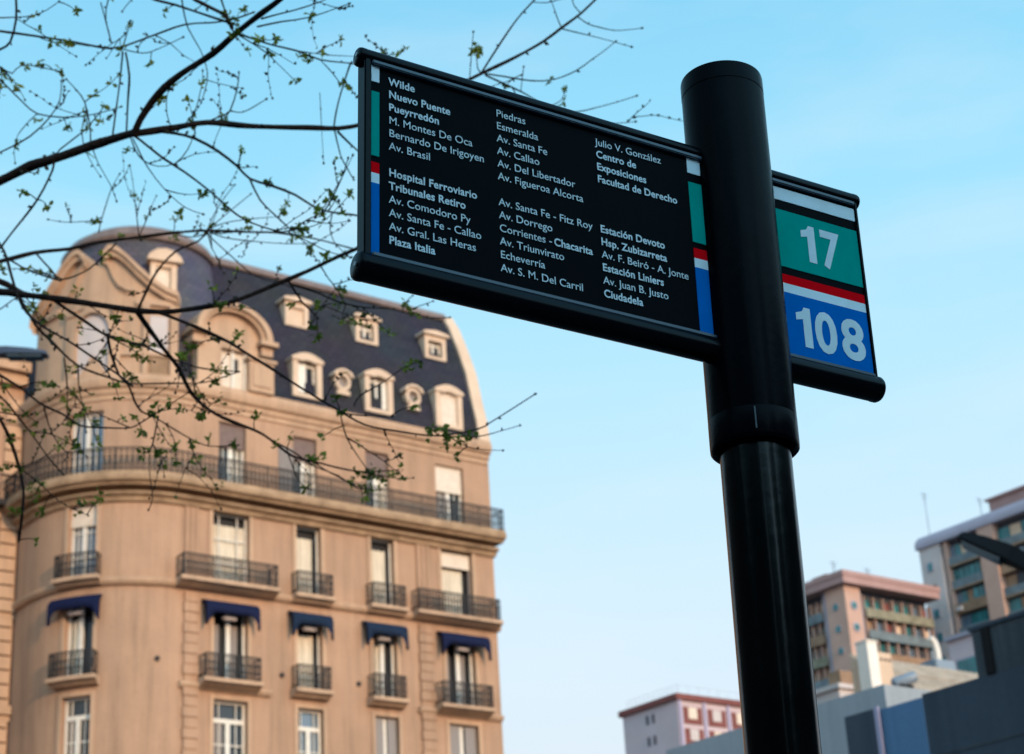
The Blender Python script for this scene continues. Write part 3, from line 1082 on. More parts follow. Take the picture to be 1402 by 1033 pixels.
    dd = obj('dormer', bm, M['cream_wall'], root, 30)
    bm = bmesh.new()
    cbox(bm, 6.5, 15.5, 3.02, 3.06, 29.15, 30.04)
    obj('shutter', bm, M['cream_paint'], dd)
    # ---- stone frontispiece with the scroll pediment, wrapping the round corner
    half = [(0, 30.02), (3, 30.02), (5, 30.20), (8, 30.48), (12, 30.40), (17, 30.10), (23, 29.66), (30, 29.22), (37, 28.94), (43, 28.84), (44, 28.52), (44.5, 28.3)]
    def top(d_):
        x = abs(d_ - 49)
        for (a, za), (b, zb) in zip(half, half[1:]):
            if a <= x <= b:
                return za + (zb - za) * (x - a) / (b - a)
        return half[-1][1]
    st = [4.5 + (93.5 - 4.5) * i / 90 for i in range(91)]
    bm = bmesh.new()
    rows = []
    for d_ in st:
        r0, r1 = 3.0, 3.56
        rows.append([bm.verts.new(polar(d_, r_, z)) for r_, z in ((r0 - .3, 25.84), (r1, 25.84), (r1, top(d_) - .05), (r0 - .6, top(d_) - .05))])
    for A_, B_ in zip(rows, rows[1:]):
        for i in range(4):
            bm.faces.new((A_[i], A_[(i + 1) % 4], B_[(i + 1) % 4], B_[i]))
    bm.faces.new(rows[0])
    bm.faces.new(rows[-1])
    fr = obj('frontispiece', bm, M['stone'], root, 30)
    def ribbon(bm, pts, r0, r1, th0, th1):
        """moulding following (deg, z) points: outer face r1, thickness th below the line"""
        rows = []
        for i, (d_, z) in enumerate(pts):
            rows.append([bm.verts.new(polar(d_, r_, zz)) for r_, zz in ((r0, z - th1), (r1 - .12, z - th1), (r1 - .10, z - th1 * .55), (r1, z - th1 * .45), (r1, z + th0), (r0, z + th0))])
        for A_, B_ in zip(rows, rows[1:]):
            for k_ in range(6):
                bm.faces.new((A_[k_], A_[(k_ + 1) % 6], B_[(k_ + 1) % 6], B_[k_]))
        bm.faces.new(rows[0])
        bm.faces.new(rows[-1])
    bm = bmesh.new()
    for sg in (1, -1):
        pts = [(49 + sg * x, top(49 + sg * x)) for x in [5 + (44 - 5) * i / 30 for i in range(31)]]
        ribbon(bm, pts, 2.9, 3.88, .02, .34)
        # inner return of the scroll
        pts = [(49 + sg * x, z) for x, z in ((4.8, 30.08), (7.5, 29.86), (10, 29.45), (13, 29.12), (17, 28.95), (22, 28.90))]
        ribbon(bm, pts, 3.4, 3.72, .02, .20)
        cbox(bm, 49 + sg * 22, 49 + sg * 44, 3.4, 3.68, 28.36, 28.56)
    obj('scroll_pediment', bm, M['stone'], fr, 30)
    bm = bmesh.new()
    cbox(bm, 37, 61, 3.50, 3.62, 28.35, 28.62)
    for d0, d1 in ((60, 64), (34, 38), (5, 9), (20.5, 23)):
        cbox(bm, d0, d1, 3.5, 3.70, 25.88, 28.36)
        cbox(bm, d0 - .7, d1 + .7, 3.5, 3.76, 28.10, 28.355)
    cbox(bm, 4.5, 38, 3.5, 3.66, 26.55, 26.70)
    obj('pilaster', bm, M['stone'], fr, 30)
    # arched niche with pale shutters
    aro = []
    dc, hw, zb, zs_ = 49, 9.0, 25.88, 27.45
    bm = bmesh.new()
    arch = [(dc - hw, zb), (dc - hw, zs_)] + [(dc - hw * cos(t), zs_ + .68 * sin(t)) for t in [pi * k_ / 14 for k_ in range(1, 14)]] + [(dc + hw, zs_), (dc + hw, zb)]
    rows = []
    for i, (d_, z) in enumerate(arch):
        dx = (d_ - dc)
        zz = z + (.20 if z > zs_ + .05 else 0) + (.06 if abs(z - zs_) < .05 else 0)
        d2 = dc + dx * 1.30 if z <= zs_ + .3 else dc + dx * 1.22
        rows.append([bm.verts.new(polar(d_, 3.5, z)), bm.verts.new(polar(d_, 3.74, z)), bm.verts.new(polar(d2, 3.74, zz)), bm.verts.new(polar(d2, 3.5, zz))])
    for A_, B_ in zip(rows, rows[1:]):
        for k_ in range(4):
            bm.faces.new((A_[k_], A_[(k_ + 1) % 4], B_[(k_ + 1) % 4], B_[k_]))
    bm.faces.new(rows[0])
    bm.faces.new(rows[-1])
    ar = obj('arched_window', bm, M['stone'], root, 30)
    bm = bmesh.new()
    inner = [bm.verts.new(polar(d_, 3.585, z)) for d_, z in arch]
    cen_ = bm.verts.new(polar(dc, 3.585, 26.7))
    for p, q in zip(inner, inner[1:]):
        bm.faces.new((p, q, cen_))
    obj('shutter', bm, M['pale_wall'], ar)
    bm = bmesh.new()
    cbox(bm, 10, 19.5, 3.5, 3.60, 26.72, 28.0)
    obj('panel', bm, M['pale_wall'], fr)
    bm = bmesh.new()
    for k_ in range(9):
        cbox(bm, 9.6 + k_ * 1.15, 10.1 + k_ * 1.15, 3.52, 3.62, 25.9, 26.54, 1)
    obj('parapet', bm, M['stone_dirty'], fr)
    # ---- round-headed attic dormer of stone beside the frontispiece
    s0, s1, off = -11.85, -9.35, .28
    bm = bmesh.new()
    sc, zs_ = (s0 + s1) / 2 - .02, 27.62
    box(bm, s0, -10.98, -off, 1.2, 25.86, zs_)
    box(bm, -10.0, s1 - .25, -off, 1.2, 25.86, zs_)
    box(bm, -10.98, -10.0, -off, 1.2, 27.25, zs_)
    arc_o = [(sc - 1.28 * cos(t), zs_ + 1.02 * sin(t)) for t in [pi * k_ / 20 for k_ in range(21)]]
    prism(bm, arc_o, lambda p, sd_: (p[0], -off + .02 + 1.2 * sd_, p[1]))
    ad = obj('attic_dormer', bm, M['stone'], root, 30)
    bm = bmesh.new()
    for (ra, rb, dep) in ((1.42, 1.20, .34), (1.20, 1.06, .22)):
        O = [(sc - ra * cos(t), zs_ + .06 + ra * .80 * sin(t)) for t in [pi * k_ / 24 for k_ in range(25)]]
        I = [(sc - rb * cos(t), zs_ + .06 + rb * .80 * sin(t)) for t in [pi * k_ / 24 for k_ in range(25)]]
        rows = [[bm.verts.new((o_[0], -off - dep, o_[1])), bm.verts.new((i_[0], -off - dep, i_[1])), bm.verts.new((i_[0], .9, i_[1])), bm.verts.new((o_[0], .9, o_[1]))] for o_, i_ in zip(O, I)]
        for A_, B_ in zip(rows, rows[1:]):
            for k_ in range(4):
                bm.faces.new((A_[k_], A_[(k_ + 1) % 4], B_[(k_ + 1) % 4], B_[k_]))
        bm.faces.new(rows[0])
        bm.faces.new(rows[-1])
    for a, b in ((sc - 1.62, sc - .95), (sc + .95, sc + 1.62)):
        box(bm, a, b, -off - .36, .9, zs_ - .10, zs_ + .055)
        box(bm, a + .12, b - .12, -off - .16, .9, zs_ - .42, zs_ - .105)
    obj('arched_hood', bm, M['stone'], ad, 30)
    bm = bmesh.new()
    box(bm, -9.98, -9.06, -off - .12, .8, 25.865, 26.95)
    box(bm, -10.06, -8.98, -off - .2, .85, 26.952, 27.06)
    box(bm, -9.86, -9.18, -off - .16, -off - .118, 26.05, 26.8)
    obj('pedestal', bm, M['stone'], ad)
    bm = bmesh.new()
    for a, b in ((-10.98, -10.92), (-10.06, -10.0), (-10.53, -10.45)):
        box(bm, a, b, -off + .12, -off + .18, 25.9, 27.25)
    obj('window_frame', bm, M['white_paint'], ad)
    bm = bmesh.new()
    box(bm, -10.98, -10.0, -off + .2, -off + .22, 25.9, 27.25)
    obj('pane', bm, M['cream_paint'], ad)
    bm = bmesh.new()
    box(bm, -10.40, -10.26, -off + .17, -off + .19, 26.55, 27.0)
    obj('window_gap', bm, M['dark_inside'], ad)
build_corner_house()

# ------------------------------------------------------------------ neighbour on the side street
def build_neighbour():
    root = thing('neighbour_house', 'ochre house with stone bands at the left edge beside the rounded corner', 'house', B0, GRID)
    x1, y0 = -15.73, 4.70
    x0 = x1 - 11
    bm = bmesh.new()
    box(bm, x0, x1, y0, y0 + 12, 0, 27.0)
    wall = obj('wall', bm, M['stucco'], root)
    bm = bmesh.new()
    for z in (12.2, 15.5, 18.8, 22.1):
        box(bm, x0, x1 - .003, y0 - .25, y0 - .002, z, z + .28)
        box(bm, x0, x1 - .003, y0 - .14, y0 - .002, z - .2, z - .002)
    obj('string_course', bm, M['stone'], wall)
    for xx in (x1 - .62, x1 - 3.4):
        bm = bmesh.new()
        z = .4
        while z < 26:
            box(bm, xx, xx + .55, y0 - .13, y0 - .001, z, z + .40)
            z += .46
        obj('quoin_strip', bm, M['stone'], wall)
    bm = bmesh.new()
    box(bm, x0 - .4, x1 + .001, y0 - .55, y0 + 12.3, 27.002, 27.35)
    box(bm, x0, x1 - .002, y0 - .3, y0 - .003, 26.6, 27.0)
    obj('cornice', bm, M['stone'], wall)
    bm = bmesh.new()
    v = [bm.verts.new(p) for p in ((x0, y0 + .1, 27.352), (x1, y0 + .1, 27.352), (x1, y0 + 12, 27.352), (x0, y0 + 12, 27.352), (x0 + 2.5, y0 + 2.6, 29.6), (x1 - 1.0, y0 + 2.6, 29.6), (x1 - 1.0, y0 + 9, 29.6), (x0 + 2.5, y0 + 9, 29.6))]
    for f in ((0, 1, 5, 4), (1, 2, 6, 5), (2, 3, 7, 6), (3, 0, 4, 7), (4, 5, 6, 7)):
        bm.faces.new([v[i] for i in f])
    obj('roof', bm, M['brick_red'], root)
    bm = bmesh.new()
    k = int(6 / .16)
    for i in range(k):
        x = x1 - .1 - i * .16
        box(bm, x - .01, x + .01, y0 - .62, y0 - .60, 22.38, 23.2)
    box(bm, x1 - 6, x1 - .05, y0 - .63, y0 - .59, 23.2, 23.25)
    box(bm, x1 - 6, x1 - .05, y0 - .66, y0 - .255, 22.2, 22.379)
    obj('balcony', bm, M['iron'], root)
    for z in (16.2, 19.5, 23.0):
        bm = bmesh.new()
        a, b = x1 - 2.5, x1 - 1.3
        box(bm, a, a + .1, y0 - .05, y0 - .001, z, z + 2.2)
        box(bm, b - .1, b, y0 - .05, y0 - .001, z, z + 2.2)
        box(bm, a + .1, b - .1, y0 - .048, y0 - .001, z + 2.1, z + 2.2)
        w = obj('window', bm, M['white_paint'], root)
        bm = bmesh.new()
        box(bm, a + .1, b - .1, y0 - .02, y0 - .0015, z, z + 2.1)
        obj('pane', bm, M['glass'], w)
build_neighbour()

# ------------------------------------------------------------------ the tree
TRACE = [
 # (points in the photo's pixels, start width px, end width px, depth change)
 ('A', [(-60,272),(0,248),(41,228),(74,218),(125,200),(160,189),(187,181)], 13, 10, -.3),
 ('A1', [(184,184),(192,164),(216,130),(246,103),(291,74),(323,46),(356,20),(383,0),(420,-32),(470,-80)], 9, 6, -.5),
 ('A2', [(180,184),(240,175),(284,168),(342,173),(421,175),(480,174),(560,150),(643,109),(661,100),(705,79),(744,57),(768,39),(795,19),(815,0),(850,-30)], 8.5, 2.6, .6),
 ('B', [(-80,372),(0,358),(49,346),(95,341),(135,332),(190,325),(238,319),(285,316),(340,318),(379,319),(430,327),(480,340)], 6.5, 1.8, .4),
 ('C', [(-70,402),(0,400),(32,404),(68,408),(116,415),(163,422),(190,426),(230,427),(271,422),(312,415),(344,404),(379,389),(420,372),(460,353),(488,341),(540,318)], 10, 4.5, -.4),
 ('C0', [(-60,372),(0,386),(32,402),(60,408)], 8, 6, .1),
 ('A3', [(215,180),(240,183),(267,190),(298,207),(325,228),(342,245),(373,255),(404,267),(431,284),(455,291),(480,294),(520,300)], 4.2, 2.4, .5),
 ('A3b', [(342,245),(356,274),(380,298),(407,323),(425,340)], 2.6, 1.4, .2),
 ('A4', [(180,184),(192,192),(222,216),(253,236),(291,265),(308,281),(335,301),(373,315),(394,317),(421,301),(445,288),(462,257),(470,238),(476,219)], 3.2, 1.4, -.5),
 ('C1', [(187,426),(203,449),(225,479),(244,503),(257,530),(271,549),(295,567),(327,581),(360,595),(401,625),(430,632),(464,641),(496,646),(543,644)], 6.5, 1.4, .7),
 ('C2', [(215,427),(271,449),(312,468),(336,483),(375,507),(418,535),(465,563),(500,582),(540,590),(600,597),(656,587),(671,579),(695,564),(731,541)], 4.8, 1.3, -.6),
 ('C3', [(20,402),(27,408),(49,446),(68,465),(95,492),(117,506),(149,517),(176,525),(230,525),(279,524),(322,511)], 4.2, 1.4, .3),
 ('C4', [(-20,310),(5,343),(16,379),(30,419),(54,444),(95,468),(135,495),(163,514),(180,528)], 3.6, 2.4, -.5),
 ('C5', [(70,409),(89,422),(122,444),(146,460),(173,468),(195,473),(225,487),(257,499),(279,505),(325,509)], 4.4, 1.6, .5),
 ('C6', [(148,462),(152,484),(163,514),(176,528),(184,549),(194,564),(209,570),(227,581),(259,600),(285,611),(324,610)], 3.6, 1.2, .3),
 ('C8', [(-60,470),(0,514),(27,530),(54,552),(87,568),(110,583),(146,586),(178,586),(191,580),(217,564),(256,539)], 3.8, 1.3, -.4),
 ('C9', [(-60,500),(0,543),(23,569),(42,593),(68,629),(86,649)], 3.2, 1.5, .3),
 ('C10', [(-60,470),(0,574),(16,608),(26,640),(32,668),(31,697),(26,740)], 6, 3, .2),
 ('C11', [(60,558),(71,593),(89,618),(105,619)], 2.4, 1.3, .1),
 ('C13', [(217,570),(209,608),(205,619),(205,650),(209,682),(204,697)], 2.2, 1.0, .2),
 ('C14', [(107,500),(108,530),(115,564),(118,590)], 2.4, 1.3, .1),
 ('C14b', [(88,490),(92,530),(92,572)], 2.2, 1.4, .1),
 ('C15', [(380,607),(405,621),(429,638),(462,651),(486,667),(494,670)], 2.2, 1.2, .2),
 ('C15b', [(393,618),(408,657),(419,667)], 1.8, 1.0, .1),
 ('C16', [(395,383),(400,393),(413,413),(425,425),(435,435)], 3.2, 1.8, .2),
 ('C16b', [(440,366),(450,382),(462,397),(470,412)], 2.0, 1.2, .2),
 ('C16c', [(400,390),(437,402),(462,413),(497,421),(535,423),(551,427),(584,435),(614,435)], 2.6, 1.2, .3),
 ('C16d', [(551,426),(557,413),(565,405)], 1.6, 1.0, .1),
 ('C16e', [(562,424),(575,419),(592,413)], 1.5, 1.0, -.1),
 ('C17', [(465,563),(475,600),(497,635),(503,643)], 2.2, 1.2, .2),
 ('C17b', [(470,566),(500,570),(535,570)], 1.6, .9, -.1),
 ('C17c', [(485,556),(492,543),(524,524),(554,503),(576,495)], 2.2, 1.2, .2),
 ('C18', [(600,597),(652,598),(687,590),(711,583)], 1.7, .9, .2),
 ('C18b', [(611,596),(640,612),(663,616),(687,617)], 1.4, .8, .1),
 ('T1', [(-60,36),(0,43),(51,50),(103,58),(137,65),(164,65),(212,48),(253,34),(294,31),(322,26),(345,18)], 3.4, 2.2, .1),
 ('T2', [(22,-30),(22,0),(22,27),(14,58),(0,68),(-30,85)], 3.0, 3.0, .2),
 ('T2b', [(-10,25),(20,24),(44,22),(64,14),(80,3)], 2.0, 1.1, -.2),
 ('T3', [(168,72),(164,113),(159,150),(154,187)], 2.2, 2.2, .1),
 ('T3b', [(172,72),(177,103),(175,140),(173,183)], 2.8, 2.6, .1),
 ('T4', [(248,-10),(250,7),(257,38),(274,68),(284,99),(281,123),(276,139)], 2.4, 1.0, .2),
 ('T4b', [(284,110),(300,115),(330,121)], 1.3, .8, .1),
 ('T5', [(325,46),(345,53),(373,62),(407,70),(438,82),(480,87),(510,92)], 3.0, 1.6, .3),
 ('T6', [(482,85),(478,92),(466,130),(460,155),(457,175)], 2.3, 1.8, .1),
 ('T6b', [(440,84),(455,100),(466,115)], 1.4, 1.2, .1),
 ('T7', [(-40,225),(0,209),(41,187),(68,161),(82,137),(84,113)], 2.8, 1.3, .2),
 ('T8', [(-40,80),(0,110),(31,140),(51,156),(86,161),(116,159),(140,154),(164,147)], 2.4, 1.2, .2),
 ('T9', [(124,199),(123,171),(116,140),(105,124),(92,110)], 2.3, 1.2, .2),
 ('T10', [(78,216),(82,205),(113,181),(137,154),(141,146)], 2.3, 1.3, .2),
 ('T11', [(-20,84),(0,92),(17,101),(31,89),(82,98)], 2.2, 1.2, .2),
 ('T12', [(73,222),(72,233),(51,274),(17,318),(0,340),(-30,375)], 2.8, 2.2, .2),
 ('T13', [(280,169),(300,160),(315,152),(325,120),(327,101)], 2.4, 1.2, .2),
 ('T13b', [(315,152),(332,154),(350,145),(363,137)], 1.8, 1.0, .1),
 ('T14', [(200,-8),(212,0),(240,7),(291,24),(310,30),(322,34)], 3.4, 3.0, .1),
 ('T14b', [(255,-12),(267,0),(301,17),(312,27),(318,40)], 4.6, 4.2, .1),
 ('T15', [(358,26),(380,20),(404,14),(438,3),(460,-8)], 2.4, 1.4, .1),
 ('T15b', [(352,37),(385,30),(424,24),(476,6)], 2.4, 1.2, .1),
 ('T15c', [(300,-10),(308,15),(318,35)], 2.6, 2.4, .1),
 ('T16', [(178,186),(185,205),(195,219),(215,228),(240,224),(257,205),(264,188)], 1.9, 1.1, .2),
 ('T16b', [(182,190),(202,229),(226,260),(253,284),(276,293)], 1.9, 1.0, .2),
 ('T17', [(127,204),(135,225),(151,253),(159,274)], 1.6, .9, .2),
 ('T17b', [(135,318),(140,298),(152,260),(163,240)], 1.8, 1.0, .2),
 ('T18', [(458,178),(466,212),(475,230),(484,246)], 2.0, 1.4, .2),
 ('T18b', [(462,180),(480,198),(500,215)], 3.0, 2.0, .2),
 ('T19', [(438,127),(440,170),(443,222)], 1.0, .8, .2),
 ('T20', [(284,315),(291,298),(305,274),(320,255)], 1.8, .9, .2),
 ('T20b', [(284,315),(320,285),(342,267)], 1.7, .9, .2),
 ('T20c', [(284,316),(305,325),(340,330),(392,334),(430,333)], 1.7, .9, .3),
 ('T20d', [(284,316),(290,340),(300,356)], 1.7, 1.0, .1),
 ('T20e', [(285,314),(310,305),(345,300),(380,297)], 1.6, .9, .1),
 ('T21', [(284,317),(272,330),(240,345),(215,372),(200,400),(189,424)], 2.0, 3.2, .1),
 ('T22', [(49,347),(70,370),(85,383),(120,370),(140,352),(158,335)], 2.6, 2.0, .2),
 ('T22b', [(5,350),(30,366),(60,378),(80,384)], 2.4, 2.0, .1),
 ('T23', [(205,-20),(180,0),(168,15)], 1.8, 1.0, .1),
 ('T24', [(138,4),(145,30),(152,57)], 1.8, 1.6, .1),
 ('T24b', [(179,28),(174,45),(168,66)], 1.8, 1.6, .1),
 ('T25', [(165,67),(195,73),(215,68),(249,52)], 1.7, 1.0, .1),
 ('T26', [(395,318),(420,330),(450,345),(480,352)], 1.6, 1.0, .1),
 ('T27', [(283,320),(310,345),(350,378),(395,392)], 1.6, 1.2, .1),
 ('T28', [(455,292),(452,315),(460,335),(478,352)], 1.8, 1.0, .1),
 ('T28b', [(440,290),(455,265),(470,240),(482,215)], 1.5, .9, .1),
 ('U1', [(659,100),(690,52),(710,24),(729,3),(748,-18)], 2.9, 1.8, .2),
 ('U2', [(663,101),(690,105),(729,111),(759,109),(789,97),(810,82),(827,70),(842,58)], 2.3, 1.0, .2),
 ('U2b', [(770,40),(795,46),(816,51),(842,58),(863,64)], 1.7, .9, .1),
 ('U3', [(664,103),(690,115),(714,126),(735,138),(760,149),(786,154),(819,147),(845,140),(870,132)], 2.6, .9, .2),
 ('U3b', [(760,149),(790,162),(820,169),(846,169),(868,167)], 1.8, .8, .1),
 ('U4', [(643,109),(645,80),(648,45)], 1.4, 1.0, .1),
 ('U4b', [(660,100),(654,94),(652,70)], 1.6, 1.1, .1),
 ('U5', [(713,126),(715,108),(717,92)], 1.3, 1.0, .1),
 ('U6', [(789,22),(805,33),(818,37),(840,42),(860,41),(877,39)], 1.8, .8, .1),
 ('U6b', [(769,39),(763,25),(758,10),(752,-6)], 1.5, .9, .1),
 ('U6c', [(795,18),(786,8),(782,-6)], 1.5, .9, .1),
 ('U7', [(729,3),(748,4),(772,-2)], 1.4, .9, .1),
 ('U8', [(752,146),(768,138),(775,122)], 1.2, .8, .1),
 ('V1', [(540,88),(532,78),(528,68)], 1.2, .9, .1),
 ('V1b', [(536,84),(548,74),(554,66)], 1.2, .9, .1),
]
LEAF_SPOTS = [ # px, py, spread, count
 (58,400,10,7),(66,375,6,4),(142,352,9,9),(106,400,7,7),(166,322,5,5),(238,324,7,6),(290,395,6,6),(82,434,6,5),(157,434,6,5),(72,458,5,3),(170,466,6,5),(187,470,5,4),
 (264,476,9,10),(325,462,7,9),(58,526,8,8),(96,505,7,6),(92,550,6,5),(98,576,8,10),(112,566,6,6),(130,580,7,6),(134,610,8,8),(180,518,9,9),(184,572,5,4),(170,574,5,4),
 (194,592,8,9),(208,568,7,8),(217,556,6,5),(232,551,6,5),(196,620,7,6),(214,620,6,6),(262,606,7,7),(300,548,7,6),(296,524,6,6),(306,510,7,6),(348,570,7,7),(268,630,7,6),(281,645,6,4),
 (286,600,5,4),(322,608,6,6),(136,684,10,9),(112,690,8,8),(58,700,7,7),(48,680,9,9),(44,668,8,6),(50,740,5,3),(108,704,5,3),(425,447,7,7),(434,463,6,6),(378,609,6,6),(430,628,8,8),(444,622,6,5),(419,667,6,5),
 (398,600,4,4),(443,598,4,4),(496,665,6,5),(490,650,8,8),(508,650,11,13),(520,655,8,8),(497,680,5,4),(535,650,5,5),(505,670,7,6),(466,566,6,6),(460,548,5,5),(470,396,7,8),(490,441,6,6),(468,440,5,4),
 (398,418,5,4),(555,503,8,9),(572,498,5,4),(566,556,7,6),(590,590,9,10),(612,600,11,12),(628,603,10,10),(640,594,8,7),(608,588,6,5),(612,612,5,4),(624,627,4,3),(556,415,5,5),(562,424,4,4),(570,430,4,3),
 (652,70,5,7),(650,66,4,5),(774,122,4,4),(770,140,4,4),(752,110,3,3),(294,62,0,0),(320,48,4,4),(308,284,5,5),(309,286,4,4),(82,96,4,4),(84,102,4,4),(56,88,5,5),(34,89,5,4),(166,66,6,6),(176,34,4,4),
 (141,146,4,4),(92,174,5,6),(116,160,5,4),(138,167,4,3),(49,165,4,4),(64,282,4,5),(30,262,4,5),(104,15,4,4),(52,42,4,4),(332,205,4,5),(368,247,5,5),(438,290,5,6),(452,275,5,5),(470,115,5,5),(425,80,5,5),(427,22,6,6),
 (174,206,3,4),(134,303,4,5),(240,300,5,5),(247,292,4,4),(338,300,4,4),(340,310,4,3),(226,17,4,3),(206,86,3,3),(330,46,4,4),(412,78,4,3),(335,12,5,5),(310,22,5,5),(322,30,6,6),(410,322,5,5),(424,342,5,5),(398,328,4,4),
 (412,310,4,4),(450,262,4,4),(466,240,4,3),(470,350,5,4),(445,350,4,4),(432,415,4,4),(28,640,6,6),(12,600,7,6),(8,560,6,5),(40,590,5,4),(20,700,8,7),(6,640,8,7),(528,70,3,3),(553,68,3,3),(540,76,3,3)]

def build_tree():
    rn = random.Random(11)
    D0 = 7.0
    pts_all = []     # (px, py, depth)
    def near(x, y):
        best, bd = None, 1e9
        for (a, b, d) in pts_all:
            q = (a - x) ** 2 + (b - y) ** 2
            if q < bd:
                best, bd = d, q
        return best, sqrt(bd)
    TR = Vector((at(-330, 900, 7.4).x, at(-330, 900, 7.4).y, 0))
    root = thing('street_tree', 'bare dark street tree with small green buds reaching in from the left', 'tree', TR)
    inv = Vector(TR)
    # trunk, standing just outside the frame
    bm = bmesh.new()
    tp, tr_ = [], []
    for k in range(34):
        z = -.1 + k * .205
        tp.append(Vector((.035 * sin(z * 1.3) + .015 * sin(z * 4.1) + .03, .03 * sin(z * 1.1 + 1) + .02, z)))
        tr_.append((.135 - .016 * z + .09 * max(0, 1 - z / .5) ** 2) * (1 + .06 * sin(z * 5.3) + rn.uniform(-.03, .03)))
    tube(bm, tp, tr_, 14)
    trunk = obj('trunk', bm, M['bark'], root, 60)
    def catmull(P):
        out = []
        for i in range(len(P) - 1):
            p0, p1, p2, p3 = P[max(i - 1, 0)], P[i], P[i + 1], P[min(i + 2, len(P) - 1)]
            n = max(2, int((p2 - p1).length / .035))
            for k in range(n):
                t = k / n
                out.append(.5 * ((2 * p1) + (p2 - p0) * t + (2 * p0 - 5 * p1 + 4 * p2 - p3) * t * t + (3 * p1 - p0 - 3 * p2 + p3) * t * t * t))
        out.append(P[-1])
        return out
    buds = bmesh.new()
    lvs = bmesh.new()
    shoots = bmesh.new()
    def bud(p, d, r):
        d = d.normalized()
        q = p + d * r * 2.6
        a = d.orthogonal().normalized()
        b = d.cross(a)
        ring = [buds.verts.new(p + d * r * 1.0 + (a * cos(t) + b * sin(t)) * r) for t in (0, 1.571, 3.142, 4.712)]
        v0, v1 = buds.verts.new(p - d * r * .4), buds.verts.new(q)
        for i in range(4):
            buds.faces.new((v0, ring[(i + 1) % 4], ring[i]))
            buds.faces.new((v1, ring[i], ring[(i + 1) % 4]))
    def leaf(p, d, L):
        d = d.normalized()
        sdv = d.cross(Vector((rn.uniform(-1, 1), rn.uniform(-1, 1), rn.uniform(-1, 1)))).normalized()
        up = d.cross(sdv)
        w = L * rn.uniform(.24, .36)
        fold = rn.uniform(.1, .5) * w
        A = [p, p + d * L * .35 + sdv * w + up * fold, p + d * L * .75 + sdv * w * .6 + up * fold, p + d * L - up * .15 * L, p + d * L * .75 - sdv * w * .6 + up * fold, p + d * L * .35 - sdv * w + up * fold]
        mid = p + d * L * .5
        v = [lvs.verts.new(x) for x in A]
        m_ = lvs.verts.new(mid)
        for i in range(6):
            lvs.faces.new((v[i], v[(i + 1) % 6], m_))
    limbs = {}
    # more fine twigs of the same growth, springing from the recorded ones
    extra = []
    rx = random.Random(5)
    cand = [(q, e[2]) for e in TRACE if e[0][0] in 'ABCT' for q in e[1][1:-1]]
    for region, num in (((0, 380, 330, 690), 30), ((0, 0, 480, 340), 26), ((330, 370, 640, 660), 6)):
        inside = [q for q, w in cand if region[0] <= q[0] <= region[2] and region[1] <= q[1] <= region[3]]
        for k in range(num):
            x, y = rx.choice(inside)
            a = rx.uniform(-.5, 1.35) if region[1] > 300 else rx.uniform(-1.6, 1.5)
            if rx.random() < .25:
                a = pi - a
            L_ = rx.uniform(9, 20)
            pl = [(x, y)]
            turn = rx.uniform(-.22, .22)
            for j in range(rx.randint(3, 6)):
                x, y = x + L_ * cos(a), y + L_ * sin(a)
                a += turn + rx.uniform(-.15, .15)
                pl.append((x, y))
            extra.append(('X', pl, rx.uniform(1.4, 2.1), .8, rx.uniform(-.25, .25)))
            for j in range(rx.randint(1, 3)):
                q = rx.choice(pl[1:])
                LEAF_SPOTS.append((q[0], q[1], rx.uniform(3, 7), rx.randint(2, 5)))
    for name, pix, w0, w1, dz in TRACE + extra:
        w0, w1 = w0 * 1.15, w1 * 1.15
        x0, y0 = pix[0]
        main = name in ('A', 'B', 'C')
        far = name[0] in 'UV'
        if main or not pts_all:
            d0 = {'A': 6.9, 'B': 7.6, 'C': 7.2}.get(name, D0)
        else:
            d0, q = near(x0, y0)
            if q > 60 and far:
                d0 = 6.9
        n = len(pix)
        wob = rn.uniform(-.12, .12)
        P3, W = [], []
        for i, (x, y) in enumerate(pix):
            t = i / (n - 1)
            dd = d0 + dz * t + wob * sin(t * 5)
            pts_all.append((x, y, dd))
            P3.append(at(x, y, dd))
            W.append((w0 + (w1 - w0) * t) * dd / FPX / 2)
        # subdivide the record so that twigs find their parent's depth
        for i in range(n - 1):
            for k in (1, 2, 3):
                t = k / 4
                a, b = pix[i], pix[i + 1]
                da, db = pts_all[-n + i][2] if False else None, None
        S = catmull(P3)
        R = []
        for i in range(len(S)):
            t = i / (len(S) - 1)
            r = (w0 + (w1 - w0) * t ** .8) * (d0 + dz * t) / FPX / 2
            R.append(r * (1 + .10 * sin(i * .9 + wob * 40) + rn.uniform(-.05, .05)))
        for s in S[::3]:
            v = s - CAM
            z = v.dot(FWD)
            pts_all.append((PW / 2 + FPX * v.dot(RGT) / z, PH / 2 - FPX * v.dot(UPV) / z, z))
        bm = bmesh.new()
        if x0 <= -20 and w0 > 3:      # runs on to the trunk
            z_t = S[0].z - .35
            z_t = max(2.6, min(5.6, z_t))
            k = z_t / 6.6
            tgt = Vector((TR.x + .04, TR.y + .04, z_t))
            dist = (S[0] - tgt).length
            m0 = ((S[0] - tgt).normalized() + Vector((0, 0, .55))).normalized() * dist
            m1 = ((S[2] - S[0]).normalized() * .8 + (S[0] - tgt).normalized() * .4) * dist
            lead = []
            for j in range(14):
                t = j / 14
                lead.append(tgt * (2 * t ** 3 - 3 * t ** 2 + 1) + m0 * (t ** 3 - 2 * t ** 2 + t) + S[0] * (-2 * t ** 3 + 3 * t ** 2) + m1 * (t ** 3 - t ** 2))
            rr = [max(R[0] * (1.8 - .8 * j / 14), .008) for j in range(14)]
            S2, R2 = lead + S, rr + R
        else:
            S2, R2 = S, R
        tube(bm, [s - inv for s in S2], R2, 8 if w0 > 4 else 6)
        kind = 'limb' if w0 > 4 else 'twig'
        limbs[name] = bm
